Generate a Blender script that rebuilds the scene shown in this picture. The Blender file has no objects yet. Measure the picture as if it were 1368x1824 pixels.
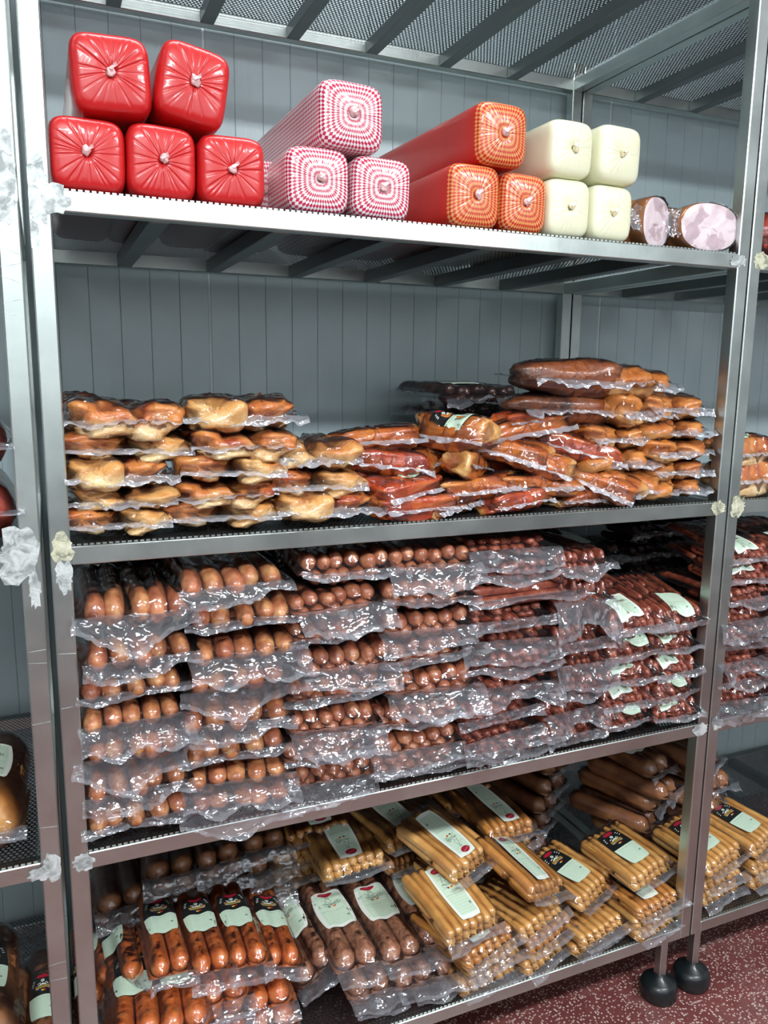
import bpy, math, random
import numpy as np
from mathutils import Vector, Matrix

# ------------------------------------------------------------------ camera, world, lights, exposure
scene = bpy.context.scene
COL = scene.collection
cam_data = bpy.data.cameras.new('camera')
cam = bpy.data.objects.new('camera', cam_data); COL.objects.link(cam); scene.camera = cam
_R = Vector((0.9197458545, -0.3923343404, 0.0118881663)); _U = Vector((0.0565763607, 0.1624807242, 0.9850883867))
_F = Vector((0.3884156, 0.9053583708, -0.1716378217))
m = Matrix(((_R.x, _U.x, -_F.x, 0.00467), (_R.y, _U.y, -_F.y, -1.29292), (_R.z, _U.z, -_F.z, 1.5321), (0, 0, 0, 1)))
cam.matrix_world = m
cam_data.sensor_fit = 'VERTICAL'; cam_data.sensor_height = 36.0; cam_data.lens = 36.0*1405.377/1824
cam_data.clip_start = 0.02
world = bpy.data.worlds.new('world'); scene.world = world; world.use_nodes = True
world.node_tree.nodes['Background'].inputs[0].default_value = (0.8, 0.9, 1.0, 1)
world.node_tree.nodes['Background'].inputs[1].default_value = 0.3
scene.view_settings.view_transform = 'Standard'; scene.view_settings.look = 'None'
scene.view_settings.gamma = 1.0; scene.view_settings.use_curve_mapping = False
scene.view_settings.exposure = 0.12
scene.cycles.transparent_max_bounces = 24
scene.cycles.max_bounces = 8
scene.cycles.diffuse_bounces = 4
scene.cycles.use_denoising = True
scene.cycles.sample_clamp_indirect = 6.0
LAMPS = [(-0.45, -1.85, 2.79, 66), (1.65, -1.85, 2.79, 66), (0.55, -0.05, 2.79, 15)]
for lx, ly, lz, pw in LAMPS:
    ld = bpy.data.lights.new('ceiling_tube_light', 'AREA'); ld.shape = 'RECTANGLE'; ld.size = 1.25; ld.size_y = 0.22
    ld.energy = pw; ld.color = (0.93, 0.98, 1.0)
    lo = bpy.data.objects.new('ceiling_tube_light', ld); COL.objects.link(lo); lo.location = (lx, ly, lz)

# ------------------------------------------------------------------ helpers
rng = random.Random(7)
def link(name, verts, faces, mats, parent=None, smooth=True, midx=None, uv=None):
    me = bpy.data.meshes.new(name)
    me.from_pydata([tuple(map(float, v)) for v in verts], [], [tuple(map(int, f)) for f in faces])
    for mt in (mats if isinstance(mats, (list, tuple)) else [mats]): me.materials.append(mt)
    if smooth: me.polygons.foreach_set('use_smooth', [True]*len(me.polygons))
    if midx is not None: me.polygons.foreach_set('material_index', [int(i) for i in midx])
    if uv is not None:
        l = me.uv_layers.new(name='UVMap')
        idx = np.empty(len(me.loops), dtype=np.int32); me.loops.foreach_get('vertex_index', idx)
        l.data.foreach_set('uv', np.asarray(uv, dtype=np.float32)[idx].ravel())
    me.update()
    o = bpy.data.objects.new(name, me); COL.objects.link(o)
    if parent: o.parent = parent
    return o
def empty(name, loc=(0, 0, 0), rot=(0, 0, 0)):
    o = bpy.data.objects.new(name, None); COL.objects.link(o); o.location = loc; o.rotation_euler = rot
    o.empty_display_size = 0.03
    return o
def tag(o, label=None, cat=None, group=None, kind=None):
    if label: o['label'] = label
    if cat: o['category'] = cat
    if group: o['group'] = group
    if kind: o['kind'] = kind
    return o
KIDS = {}
def kids(o):
    return KIDS.get(o.name, [])
def reg(root):
    """remember children of a prototype (fast copying)"""
    for c in root.children_recursive + [root]: KIDS[c.name] = list(c.children)
    return root
def copy_tree(o, parent=None):
    c = o.copy(); COL.objects.link(c); c.parent = parent
    for ch in kids(o): copy_tree(ch, c)
    return c
class MB:
    def __init__(s): s.v = []; s.f = []; s.m = []
    def add(s, V, F, mi=0):
        n = len(s.v); s.v += [tuple(p) for p in V]; s.f += [tuple(i+n for i in f) for f in F]; s.m += [mi]*len(F)
    def box(s, a, b, bev=0.0, mi=0):
        x0, y0, z0 = a; x1, y1, z1 = b
        if bev <= 0:
            V = [(x, y, z) for z in (z0, z1) for y in (y0, y1) for x in (x0, x1)]
            s.add(V, [(0, 2, 3, 1), (4, 5, 7, 6), (0, 1, 5, 4), (2, 6, 7, 3), (0, 4, 6, 2), (1, 3, 7, 5)], mi); return
        c = bev; V = []
        sx = [(x0, 1), (x1, -1)]; sy = [(y0, 1), (y1, -1)]; sz = [(z0, 1), (z1, -1)]
        for x, ax in sx:
            for y, ay in sy:
                for z, az in sz:
                    V += [(x, y+ay*c, z+az*c), (x+ax*c, y, z+az*c), (x+ax*c, y+ay*c, z)]
        I = lambda i, j, k, t: (i*4+j*2+k)*3+t
        F = []
        for i in (0, 1): F.append((I(i,0,0,0), I(i,1,0,0), I(i,1,1,0), I(i,0,1,0)) if i else (I(i,0,0,0), I(i,0,1,0), I(i,1,1,0), I(i,1,0,0)))
        for j in (0, 1): F.append((I(0,j,0,1), I(1,j,0,1), I(1,j,1,1), I(0,j,1,1)) if not j else (I(0,j,0,1), I(0,j,1,1), I(1,j,1,1), I(1,j,0,1)))
        for k in (0, 1): F.append((I(0,0,k,2), I(1,0,k,2), I(1,1,k,2), I(0,1,k,2)) if k else (I(0,0,k,2), I(0,1,k,2), I(1,1,k,2), I(1,0,k,2)))
        for i in (0, 1):
            for j in (0, 1): F.append((I(i,j,0,0), I(i,j,1,0), I(i,j,1,1), I(i,j,0,1)))
        for i in (0, 1):
            for k in (0, 1): F.append((I(i,0,k,0), I(i,1,k,0), I(i,1,k,2), I(i,0,k,2)))
        for j in (0, 1):
            for k in (0, 1): F.append((I(0,j,k,1), I(1,j,k,1), I(1,j,k,2), I(0,j,k,2)))
        for i in (0, 1):
            for j in (0, 1):
                for k in (0, 1): F.append((I(i,j,k,0), I(i,j,k,1), I(i,j,k,2)))
        s.add(V, F, mi)
    def obj(s, name, mats, parent=None, smooth=False):
        return link(name, s.v, s.f, mats, parent, smooth, s.m)
def fix_normals(o):
    import bmesh
    bm = bmesh.new(); bm.from_mesh(o.data); bmesh.ops.recalc_face_normals(bm, faces=bm.faces); bm.to_mesh(o.data); bm.free()
def boxobj(name, a, b, mat, parent=None, bev=0.0015):
    mb = MB(); mb.box(a, b, bev); o = mb.obj(name, mat, parent); fix_normals(o); return o

# value noise, vectorised
def _h(ix, iy, iz, seed):
    n = (ix*374761393 + iy*668265263 + iz*2147483647 + seed*974711) & 0xffffffff
    n = ((n ^ (n >> 13))*1274126177) & 0xffffffff
    return ((n ^ (n >> 16)) & 0xffff)/65535.0
def vnoise(x, y, z, seed=0):
    x, y, z = np.broadcast_arrays(np.asarray(x, float), np.asarray(y, float), np.asarray(z, float))
    ix, iy, iz = [np.floor(q).astype(np.int64) for q in (x, y, z)]
    fx, fy, fz = x-ix, y-iy, z-iz
    fx, fy, fz = [q*q*(3-2*q) for q in (fx, fy, fz)]
    r = 0
    for a in (0, 1):
        for b in (0, 1):
            for c in (0, 1):
                w = (fx if a else 1-fx)*(fy if b else 1-fy)*(fz if c else 1-fz)
                r = r + w*_h(ix+a, iy+b, iz+c, seed)
    return r*2-1
def ridged(x, y, z, seed=0, octv=3):
    r = 0; a = 1.0
    for k in range(octv):
        r = r + a*(1-2*np.abs(vnoise(x, y, z, seed+k*17))); a *= .55; x, y, z = x*2.03, y*2.03, z*2.03
    return r
def sweep(path, rad, seg=10, closed_ends=True):
    P = np.array(path, float); N = len(P); T = np.gradient(P, axis=0); T /= np.linalg.norm(T, axis=1)[:, None]+1e-9
    up = np.array([0, 0, 1.0]) if abs(T[0][2]) < .9 else np.array([1.0, 0, 0])
    V = []; F = []
    a = np.cross(up, T[0]); a /= np.linalg.norm(a)
    for i in range(N):
        a = a-T[i]*np.dot(a, T[i]); a /= np.linalg.norm(a)+1e-9; b = np.cross(T[i], a)
        for k in range(seg):
            t = 2*math.pi*k/seg; V.append(P[i]+rad[i]*(a*math.cos(t)+b*math.sin(t)))
    for i in range(N-1):
        for k in range(seg):
            k2 = (k+1) % seg; F.append((i*seg+k, i*seg+k2, (i+1)*seg+k2, (i+1)*seg+k))
    F.append(tuple(range(seg))[::-1]); F.append(tuple((N-1)*seg+k for k in range(seg)))
    return V, F
def sausage_geo(path, R, seed=0, seg=12, n=14, nub=0.0022, lump=.05):
    """rounded link along a smooth curve; returns verts, faces, blobs"""
    P = np.array(path, float)
    d = np.r_[0, np.cumsum(np.linalg.norm(np.diff(P, axis=0), axis=1))]; L = d[-1]
    cap = [0.0, .06, .2, .45, .75, 1.0]
    s = [-.0035, -.0005]+[c*R for c in cap[1:]]+list(np.linspace(R*1.3, L-R*1.3, n))+[L-c*R for c in cap[::-1][:-1]]+[L+.0005, L+.0035]
    rad = []
    for q in s:
        e = min(q, L-q)
        r = nub if e <= 0 else R*math.sqrt(max(0, 1-(1-min(e/R, 1))**2))
        if e > 0: r = max(r, nub)*(1+lump*float(vnoise(q*38, seed*3.1, 0, seed)))
        rad.append(r)
    s2 = np.clip(s, 0, L)
    C = np.stack([np.interp(s2, d, P[:, k]) for k in range(3)], 1)
    t0 = (P[1]-P[0])/np.linalg.norm(P[1]-P[0]); t1 = (P[-1]-P[-2])/np.linalg.norm(P[-1]-P[-2])
    for i, q in enumerate(s):
        if q < 0: C[i] = P[0]+t0*q
        if q > L: C[i] = P[-1]+t1*(q-L)
    V, F = sweep(C, rad, seg)
    sb = np.linspace(R*.8, L-R*.8, max(4, int(L/.006)))
    B = [(np.interp(q, d, P[:, 0]), np.interp(q, d, P[:, 1]), np.interp(q, d, P[:, 2]), R) for q in sb]
    return V, F, B
def blob_field(B, X, Y):
    B = np.array(B); top = np.full(X.shape, -1e9); bot = np.full(X.shape, 1e9)
    for x, y, z, r in B:
        d2 = r*r-(X-x)**2-(Y-y)**2; mk = d2 > 0
        h = np.sqrt(np.where(mk, d2, 0))
        top = np.where(mk, np.maximum(top, z+h), top); bot = np.where(mk, np.minimum(bot, z-h), bot)
    return top, bot
def blur(A):
    P = np.pad(A, 1, mode='edge')
    return (P[:-2, 1:-1]+P[2:, 1:-1]+P[1:-1, :-2]+P[1:-1, 2:]+2*P[1:-1, 1:-1]+.5*(P[:-2, :-2]+P[2:, 2:]+P[:-2, 2:]+P[2:, :-2]))/8
def film_geo(B, x0, x1, y0, y1, flap=.045, side=.012, back=.012, seed=1, droop=35, amp=.005, tight=.0006, zmid=None, step=.0045, up=0, scal=.012, frilly=False):
    """clear vacuum film: a tight skin above and below, meeting in a crumpled flange; front flap hangs down"""
    nx = int((x1-x0+2*side)/step)+1; ny = int((y1-y0+back)/step)+1; nf = int(flap/step)+1
    xs = np.linspace(x0-side, x1+side, nx); ys = np.linspace(y0, y1+back, ny)
    X, Y = np.meshgrid(xs, ys)
    top, bot = blob_field(B, X, Y)
    Bz = np.array(B)
    if zmid is None: zmid = float(Bz[:, 2].mean())
    ok = top > -1e8
    zt = np.where(ok, top+tight, zmid); zb = np.where(ok, bot-tight, zmid)
    t = zt.copy(); b = zb.copy()
    for _ in range(5): t = np.where(ok, np.maximum(blur(t), zt), np.maximum(blur(t), zmid)); b = np.where(ok, np.minimum(blur(b), zb), np.minimum(blur(b), zmid))
    t[0] = t[0]*.0+zmid; b[0] = zmid; t[-1] = b[-1] = zmid; t[:, 0] = b[:, 0] = t[:, -1] = b[:, -1] = zmid
    wr = ridged(X*55, Y*38, 0, seed, 2)*.0009+ridged(X*120, Y*90, 3, seed+5, 2)*.00035
    slack = np.clip((np.where(ok, 0, 1)), 0, 1)
    t = t+wr*(.5+1.4*slack)+.0004; b = b-wr*.4-.0002
    # front flap: rows outward from the rim, each following its own bend
    k = np.arange(1, nf+1); 
    base = zmid
    edge = 1+.28*vnoise(xs*7, 2.2, 0, seed+9)+.14*vnoise(xs*23, 7.2, 0, seed+10)+.05*vnoise(xs*70, 1.2, 0, seed+10)
    fl = []
    prof = droop+34*vnoise(xs*8, 1.3, 0, seed+3)+16*vnoise(xs*26, 4.3, 0, seed+4)
    yy = np.full(nx, ys[0]); zz = np.full(nx, zmid)
    rows = []
    for i in k:
        u = i/nf; ds = flap/nf*edge
        th = np.radians(prof*min(1, u*1.7)*(1 if not up else -1))
        yy = yy-np.cos(th)*ds; zz = zz-np.sin(th)*ds
        w = (vnoise(xs*16, yy*9+zz*9, 1, seed+11)*1.3+ridged(xs*22+zz*25, yy*18, 1, seed+11, 2)*.6+ridged(xs*60, yy*35+zz*30, 2, seed+12, 2)*.22)*amp*min(1, u*2.2+.15)
        if frilly: w = w*.5+amp*.8*vnoise(xs*95+3*vnoise(xs*12, 3, 0, seed), 3.7, 0, seed+20)*min(1, u*1.3)
        rows.append(np.stack([xs+.5*w*np.cos(xs*90), yy+w*np.sin(th), zz+w*np.cos(th)], 1))
    V = []; F = []; uv = []
    R_ = rows[::-1]
    nrow = nf+ny
    for r in R_: V += list(r); 
    for j in range(ny): V += list(np.stack([X[j], Y[j], t[j]], 1))
    for j in range(nrow-1):
        for i in range(nx-1):
            a = j*nx+i; F.append((a, a+1, a+nx+1, a+nx))
    nflap = nf*(nx-1); ntop = len(F)
    nt = len(V)
    for j in range(ny): V += list(np.stack([X[j], Y[j], b[j]], 1))
    cut = int(ny*.45)
    for j in range(cut):
        for i in range(nx-1):
            a = nt+j*nx+i; F.append((a, a+nx, a+nx+1, a+1))
    mi = [2]*(2*(nx-1))+[1]*(nflap-2*(nx-1)) if nf > 3 else [2]*nflap
    mi += [0]*(len(F)-len(mi))
    return V, F, (xs, ys, t), mi
def surf_at(S, x, y):
    xs, ys, t = S
    fx = np.clip((x-xs[0])/(xs[1]-xs[0]), 0, len(xs)-1.001); fy = np.clip((y-ys[0])/(ys[1]-ys[0]), 0, len(ys)-1.001)
    i, j = int(fx), int(fy); a, b = fx-i, fy-j
    return float((t[j, i]*(1-a)+t[j, i+1]*a)*(1-b)+(t[j+1, i]*(1-a)+t[j+1, i+1]*a)*b)
# ------------------------------------------------------------------ materials
MT = {}
def newmat(name):
    mt = bpy.data.materials.new(name); mt.use_nodes = True; nt = mt.node_tree
    for n in list(nt.nodes): nt.nodes.remove(n)
    out = nt.nodes.new('ShaderNodeOutputMaterial'); MT[name] = mt
    return mt, nt, out
def nd(nt, t, **kw):
    n = nt.nodes.new(t)
    for k, v in kw.items():
        if k.startswith('i_'): 
            key = k[2:]
            n.inputs[int(key) if key.isdigit() else key.replace('_', ' ')].default_value = v
        else: setattr(n, k, v)
    return n
def coords(nt, kind='Object', scale=(1, 1, 1), per_object=True):
    tc = nd(nt, 'ShaderNodeTexCoord'); mp = nd(nt, 'ShaderNodeMapping'); mp.inputs['Scale'].default_value = scale
    nt.links.new(tc.outputs[kind], mp.inputs[0])
    if per_object:   # every copy gets its own patch of the grain
        oi = nd(nt, 'ShaderNodeObjectInfo'); mu = nd(nt, 'ShaderNodeMath', operation='MULTIPLY', i_1=37.0)
        nt.links.new(oi.outputs['Random'], mu.inputs[0]); nt.links.new(mu.outputs[0], mp.inputs['Location'])
    return mp.outputs[0]
def noise(nt, vec, scale, detail=3, rough=.5, dist=0.0):
    n = nd(nt, 'ShaderNodeTexNoise'); n.inputs['Scale'].default_value = scale; n.inputs['Detail'].default_value = detail
    n.inputs['Roughness'].default_value = rough; n.inputs['Distortion'].default_value = dist
    if vec is not None: nt.links.new(vec, n.inputs['Vector'])
    return n.outputs['Fac']
def ramp(nt, fac, stops):
    r = nd(nt, 'ShaderNodeValToRGB'); e = r.color_ramp.elements
    while len(e) < len(stops): e.new(.5)
    for k, (p, c) in enumerate(stops): e[k].position = p; e[k].color = (*c, 1) if len(c) == 3 else c
    nt.links.new(fac, r.inputs[0]); return r.outputs[0]
def mixc(nt, fac, a, b):
    mx = nd(nt, 'ShaderNodeMix', data_type='RGBA')
    for s, v in ((mx.inputs[0], fac), (mx.inputs[6], a), (mx.inputs[7], b)):
        if hasattr(v, 'is_linked') or hasattr(v, 'links'): nt.links.new(v, s)
        else: s.default_value = v if not isinstance(v, tuple) else (*v, 1)[:4]
    return mx.outputs[2]
def bump(nt, h, dist=.001, strength=1.0):
    b = nd(nt, 'ShaderNodeBump'); b.inputs['Distance'].default_value = dist; b.inputs['Strength'].default_value = strength
    nt.links.new(h, b.inputs['Height']); return b.outputs[0]
def princ(nt, out, col=None, rough=.5, metal=0, coat=0, coatr=.1, sss=0, spec=.5, nrm=None, cnrm=None):
    p = nd(nt, 'ShaderNodeBsdfPrincipled')
    def put(k, v):
        if v is None: return
        if hasattr(v, 'links'): nt.links.new(v, p.inputs[k])
        elif isinstance(v, tuple): p.inputs[k].default_value = (*v, 1)
        else: p.inputs[k].default_value = v
    put('Base Color', col); put('Roughness', rough); put('Metallic', metal); put('Coat Weight', coat); put('Coat Roughness', coatr)
    put('Specular IOR Level', spec)
    put('Normal', nrm); put('Coat Normal', cnrm)
    if sss: p.inputs['Subsurface Weight'].default_value = sss; p.inputs['Subsurface Radius'].default_value = (.01, .004, .002); p.inputs['Subsurface Scale'].default_value = .4
    nt.links.new(p.outputs[0], out.inputs[0]); return p
def meat(name, dark, base, light, scale=45, rough=.42, speck=None, speck_scale=260, bmp=.0006, wrinkle=60, coat=.55, coatr=.13):
    mt, nt, out = newmat(name); c = coords(nt)
    n = noise(nt, c, scale, 4, .6); col = ramp(nt, n, [(.3, dark), (.5, base), (.72, light)])
    if speck:
        v = nd(nt, 'ShaderNodeTexVoronoi'); v.inputs['Scale'].default_value = speck_scale; nt.links.new(c, v.inputs['Vector'])
        s2 = nd(nt, 'ShaderNodeSeparateColor'); nt.links.new(v.outputs['Color'], s2.inputs[0])
        mk = ramp(nt, s2.outputs[0], [(.80, (0, 0, 0)), (.9, (.75, .75, .75))]); col = mixc(nt, mk, col, speck)
    b = bump(nt, noise(nt, c, wrinkle, 3, .6), bmp)
    cb = bump(nt, noise(nt, c, wrinkle*1.8, 2, .5, .6), bmp*1.4)
    princ(nt, out, col, rough, coat=coat, coatr=coatr, nrm=b, cnrm=cb)
    return mt
meat('sausage_golden', (.30, .08, .026), (.52, .20, .075), (.74, .42, .17), 40)
meat('sausage_brown', (.27, .065, .026), (.46, .15, .065), (.66, .31, .14), 42)
meat('sausage_red', (.20, .03, .016), (.38, .085, .04), (.58, .19, .09), 55)
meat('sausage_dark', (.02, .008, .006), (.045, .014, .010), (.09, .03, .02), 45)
meat('frankfurter_skin', (.56, .25, .055), (.70, .37, .10), (.78, .47, .16), 12, rough=.36, bmp=.0003, wrinkle=40)
meat('frankfurter_orange', (.45, .17, .035), (.60, .26, .055), (.68, .33, .08), 12, rough=.36, bmp=.0003, wrinkle=40)
meat('sausage_orange', (.52, .10, .016), (.70, .17, .028), (.78, .25, .05), 60, bmp=.0002, speck=(.68, .26, .10), speck_scale=330)
meat('sausage_coarse', (.32, .11, .055), (.46, .195, .105), (.58, .30, .17), 120, speck=(.58, .36, .24), speck_scale=380)
meat('sausage_thick', (.22, .07, .025), (.36, .14, .05), (.5, .23, .09), 14, bmp=.0002)
meat('casing_yellow', (.45, .16, .03), (.62, .27, .06), (.7, .38, .12), 20)
meat('casing_redbrown', (.30, .03, .015), (.42, .05, .025), (.5, .09, .04), 20)
def pork(name, skin_d, skin, skin_l, fat_d, fat, lo, hi, axis='z', coat=.8, streak=(1, 1, 1), rough=.35):
    """smoked pork: coloured rind on the upper side, pale fat and meat low down or at the cut ends"""
    mt, nt, out = newmat(name); c = coords(nt, scale=streak); c2 = coords(nt)
    tc = nd(nt, 'ShaderNodeTexCoord'); sp = nd(nt, 'ShaderNodeSeparateXYZ'); nt.links.new(tc.outputs['Generated'], sp.inputs[0])
    n1 = noise(nt, c, 16, 4, .6, .4); n2 = noise(nt, c2, 22, 3, .6, .8)
    skinc = ramp(nt, n1, [(.30, skin_d), (.47, skin), (.72, skin_l)])
    fatc = ramp(nt, n2, [(.36, fat_d), (.62, fat)])
    if axis == 'z': h = sp.outputs[2]
    else:
        a = nd(nt, 'ShaderNodeMath', operation='SUBTRACT', i_1=.5); nt.links.new(sp.outputs[0], a.inputs[0])
        b_ = nd(nt, 'ShaderNodeMath', operation='ABSOLUTE'); nt.links.new(a.outputs[0], b_.inputs[0])
        d_ = nd(nt, 'ShaderNodeMath', operation='SUBTRACT', i_0=.5); nt.links.new(b_.outputs[0], d_.inputs[1])
        e_ = nd(nt, 'ShaderNodeMath', operation='MULTIPLY', i_1=2.0); nt.links.new(d_.outputs[0], e_.inputs[0]); h = e_.outputs[0]
    ad = nd(nt, 'ShaderNodeMath', operation='MULTIPLY_ADD', i_1=.55, i_2=-.27); nt.links.new(n2, ad.inputs[0])
    su = nd(nt, 'ShaderNodeMath', operation='ADD'); nt.links.new(h, su.inputs[0]); nt.links.new(ad.outputs[0], su.inputs[1])
    mr = nd(nt, 'ShaderNodeMapRange'); mr.inputs['From Min'].default_value = lo; mr.inputs['From Max'].default_value = hi; nt.links.new(su.outputs[0], mr.inputs[0])
    col = mixc(nt, mr.outputs[0], fatc, skinc)
    b = bump(nt, noise(nt, c2, 60, 5, .65, .8), .003); cb = bump(nt, noise(nt, c2, 60, 3, .55, 1.2), .0015)
    princ(nt, out, col, rough, coat=coat, coatr=.08, nrm=b, cnrm=cb); return mt
pork('hock', (.30, .03, .012), (.58, .18, .045), (.70, .32, .09), (.56, .28, .09), (.84, .64, .36), .36, .54)
pork('hock_pale', (.50, .13, .03), (.68, .31, .09), (.76, .46, .17), (.56, .29, .10), (.84, .64, .34), .48, .70)
pork('rib', (.17, .022, .006), (.48, .105, .015), (.68, .25, .04), (.60, .27, .06), (.82, .60, .26), .03, .26, 'x', 1.0, (.35, 1.6, 1.6), .22)
pork('rib_red', (.22, .016, .006), (.44, .055, .012), (.62, .18, .035), (.48, .17, .04), (.70, .42, .14), .02, .14, 'x', 1.0, (.35, 1.4, 1.4), .22)
pork('knuckle', (.34, .075, .016), (.56, .18, .032), (.68, .28, .065), (.40, .16, .04), (.74, .48, .19), .25, .52)
pork('shank', (.05, .02, .012), (.27, .07, .018), (.36, .11, .03), (.03, .016, .012), (.05, .024, .016), .05, .45, 'x', .8)

def simple(name, col, rough=.5, metal=0, **k):
    mt, nt, out = newmat(name); princ(nt, out, col, rough, metal, **k); return mt
simple('label_paper', (.62, .78, .62), .55, coat=.35, coatr=.2)
simple('label_white', (.80, .86, .78), .55)
simple('label_black', (.012, .014, .014), .35, coat=.4)
simple('ink_grey', (.22, .30, .24), .6); simple('ink_dark', (.05, .08, .06), .6); simple('ink_faint', (.40, .53, .42), .6)
simple('ink_red', (.38, .01, .03), .5); simple('ink_pink', (.75, .35, .4), .5); simple('ink_blue', (.02, .03, .25), .5); simple('ink_yellow', (.85, .72, .05), .5)
simple('ink_flag_red', (.65, .02, .03), .5); simple('ink_gold', (.45, .2, .06), .5); simple('ink_white', (.78, .82, .74), .5); simple('ink_olive', (.25, .24, .06), .5)
simple('rubber', (.008, .012, .014), .38, coat=.2)
simple('knot_pale', (.75, .45, .45), .35, coat=.5); simple('knot_cream', (.80, .72, .45), .35, coat=.5)
simple('dark_gap', (.012, .013, .014), .7)

def film_mat(name, fb=.05, milk=.06, bmp=.0012, sc=70):
    mt, nt, out = newmat(name); c = coords(nt)
    dn = nd(nt, 'ShaderNodeTexNoise'); dn.inputs['Scale'].default_value = sc*.5; nt.links.new(c, dn.inputs[0])
    ds = nd(nt, 'ShaderNodeVectorMath', operation='SCALE'); ds.inputs['Scale'].default_value = .02; nt.links.new(dn.outputs['Color'], ds.inputs[0])
    dd = nd(nt, 'ShaderNodeVectorMath', operation='ADD'); nt.links.new(c, dd.inputs[0]); nt.links.new(ds.outputs[0], dd.inputs[1])
    hs = []
    for q in (sc, sc*2.6):
        vo = nd(nt, 'ShaderNodeTexVoronoi'); vo.inputs['Scale'].default_value = q; nt.links.new(dd.outputs[0], vo.inputs['Vector']); hs.append(vo.outputs['Distance'])
    hm = nd(nt, 'ShaderNodeMath', operation='MULTIPLY_ADD', i_1=.16); nt.links.new(hs[1], hm.inputs[0]); nt.links.new(hs[0], hm.inputs[2])
    b = bump(nt, hm.outputs[0], bmp*2.2)
    tr = nd(nt, 'ShaderNodeBsdfTransparent'); tr.inputs[0].default_value = (.97, .98, 1, 1)
    gl = nd(nt, 'ShaderNodeBsdfAnisotropic'); gl.inputs['Roughness'].default_value = .08; gl.inputs['Color'].default_value = (.95, .97, 1, 1)
    nt.links.new(b, gl.inputs['Normal'])
    df = nd(nt, 'ShaderNodeBsdfDiffuse'); df.inputs[0].default_value = (.82, .86, .95, 1); nt.links.new(b, df.inputs['Normal'])
    tl = nd(nt, 'ShaderNodeBsdfTranslucent'); tl.inputs[0].default_value = (.82, .86, .95, 1)
    md = nd(nt, 'ShaderNodeMixShader'); md.inputs[0].default_value = .35; nt.links.new(df.outputs[0], md.inputs[1]); nt.links.new(tl.outputs[0], md.inputs[2])
    fr = nd(nt, 'ShaderNodeFresnel'); fr.inputs['IOR'].default_value = 1.5; nt.links.new(b, fr.inputs['Normal'])
    ad = nd(nt, 'ShaderNodeMath', operation='ADD', use_clamp=True, i_1=fb); nt.links.new(fr.outputs[0], ad.inputs[0])
    m1 = nd(nt, 'ShaderNodeMixShader'); m1.inputs[0].default_value = milk
    nt.links.new(tr.outputs[0], m1.inputs[1]); nt.links.new(md.outputs[0], m1.inputs[2])
    m2 = nd(nt, 'ShaderNodeMixShader'); nt.links.new(ad.outputs[0], m2.inputs[0]); nt.links.new(m1.outputs[0], m2.inputs[1]); nt.links.new(gl.outputs[0], m2.inputs[2])
    nt.links.new(m2.outputs[0], out.inputs[0]); return mt
film_mat('film', .012, .012, .0008, 40); film_mat('film_flange', .07, .13, .0045, 30); film_mat('film_frill', .08, .25, .004, 36); film_mat('film_seal', .14, .50, .003, 60)

# stainless steel, brushed, with faint smears
def steel(name, base=(.60, .665, .645), r0=.26, r1=.46):
    mt, nt, out = newmat(name)
    c = coords(nt, scale=(1, 1, 1), per_object=True); n = noise(nt, c, 9, 4, .6)
    cs = coords(nt, scale=(90, 90, 3)); ns = noise(nt, cs, 6, 2)
    mr = nd(nt, 'ShaderNodeMapRange'); mr.inputs['To Min'].default_value = r0; mr.inputs['To Max'].default_value = r1; nt.links.new(n, mr.inputs[0])
    col = ramp(nt, n, [(.35, tuple(q*.86 for q in base)), (.65, base)])
    princ(nt, out, col, mr.outputs[0], metal=1, nrm=bump(nt, ns, .00012)); return mt
steel('steel'); steel('steel_sheet', (.20, .21, .22), .35, .5); steel('steel_shaded', (.20, .22, .22), .3, .5)  # cross beams get a darkened steel: shade under the shelves put into the colour
mt, nt, out = newmat('weld'); c = coords(nt); n = noise(nt, c, 45, 4, .65, .6)
princ(nt, out, ramp(nt, n, [(.38, (.30, .33, .33)), (.55, (.62, .67, .67)), (.75, (.80, .84, .83))]), .5, metal=.25, nrm=bump(nt, n, .0015))
mt, nt, out = newmat('weld_cream'); c = coords(nt); n = noise(nt, c, 60, 4, .65, .6)
princ(nt, out, ramp(nt, n, [(.38, (.22, .24, .18)), (.5, (.55, .55, .40)), (.75, (.75, .74, .60))]), .6, nrm=bump(nt, n, .002))
# wall cladding
mt, nt, out = newmat('cladding'); c = coords(nt, per_object=False); n = noise(nt, c, 3.5, 4, .6)
cs = coords(nt, scale=(30, 1, 1.2), per_object=False); n2 = noise(nt, cs, 3, 2)
princ(nt, out, ramp(nt, n, [(.3, (.37, .465, .49)), (.7, (.43, .525, .55))]), .28, nrm=bump(nt, n2, .0004))
simple('reflection_panel_grey', (.10, .11, .12), .5); simple('sealant', (.62, .70, .72), .5); simple('room_white', (.82, .85, .86), .45)
# red terrazzo floor
mt, nt, out = newmat('terrazzo'); c = coords(nt, per_object=False)
v = nd(nt, 'ShaderNodeTexVoronoi'); v.inputs['Scale'].default_value = 170; nt.links.new(c, v.inputs['Vector'])
s = nd(nt, 'ShaderNodeSeparateColor'); nt.links.new(v.outputs['Color'], s.inputs[0])
m1 = nd(nt, 'ShaderNodeMath', operation='GREATER_THAN', i_1=.50); nt.links.new(s.outputs[0], m1.inputs[0])
m2 = nd(nt, 'ShaderNodeMath', operation='LESS_THAN', i_1=.42); nt.links.new(v.outputs['Distance'], m2.inputs[0])
m3 = nd(nt, 'ShaderNodeMath', operation='MULTIPLY'); nt.links.new(m1.outputs[0], m3.inputs[0]); nt.links.new(m2.outputs[0], m3.inputs[1])
ns = noise(nt, c, 14, 4, .7)
dust = ramp(nt, noise(nt, c, 2.2, 5, .7), [(.5, (0, 0, 0)), (.66, (.8, .8, .8))])
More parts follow.
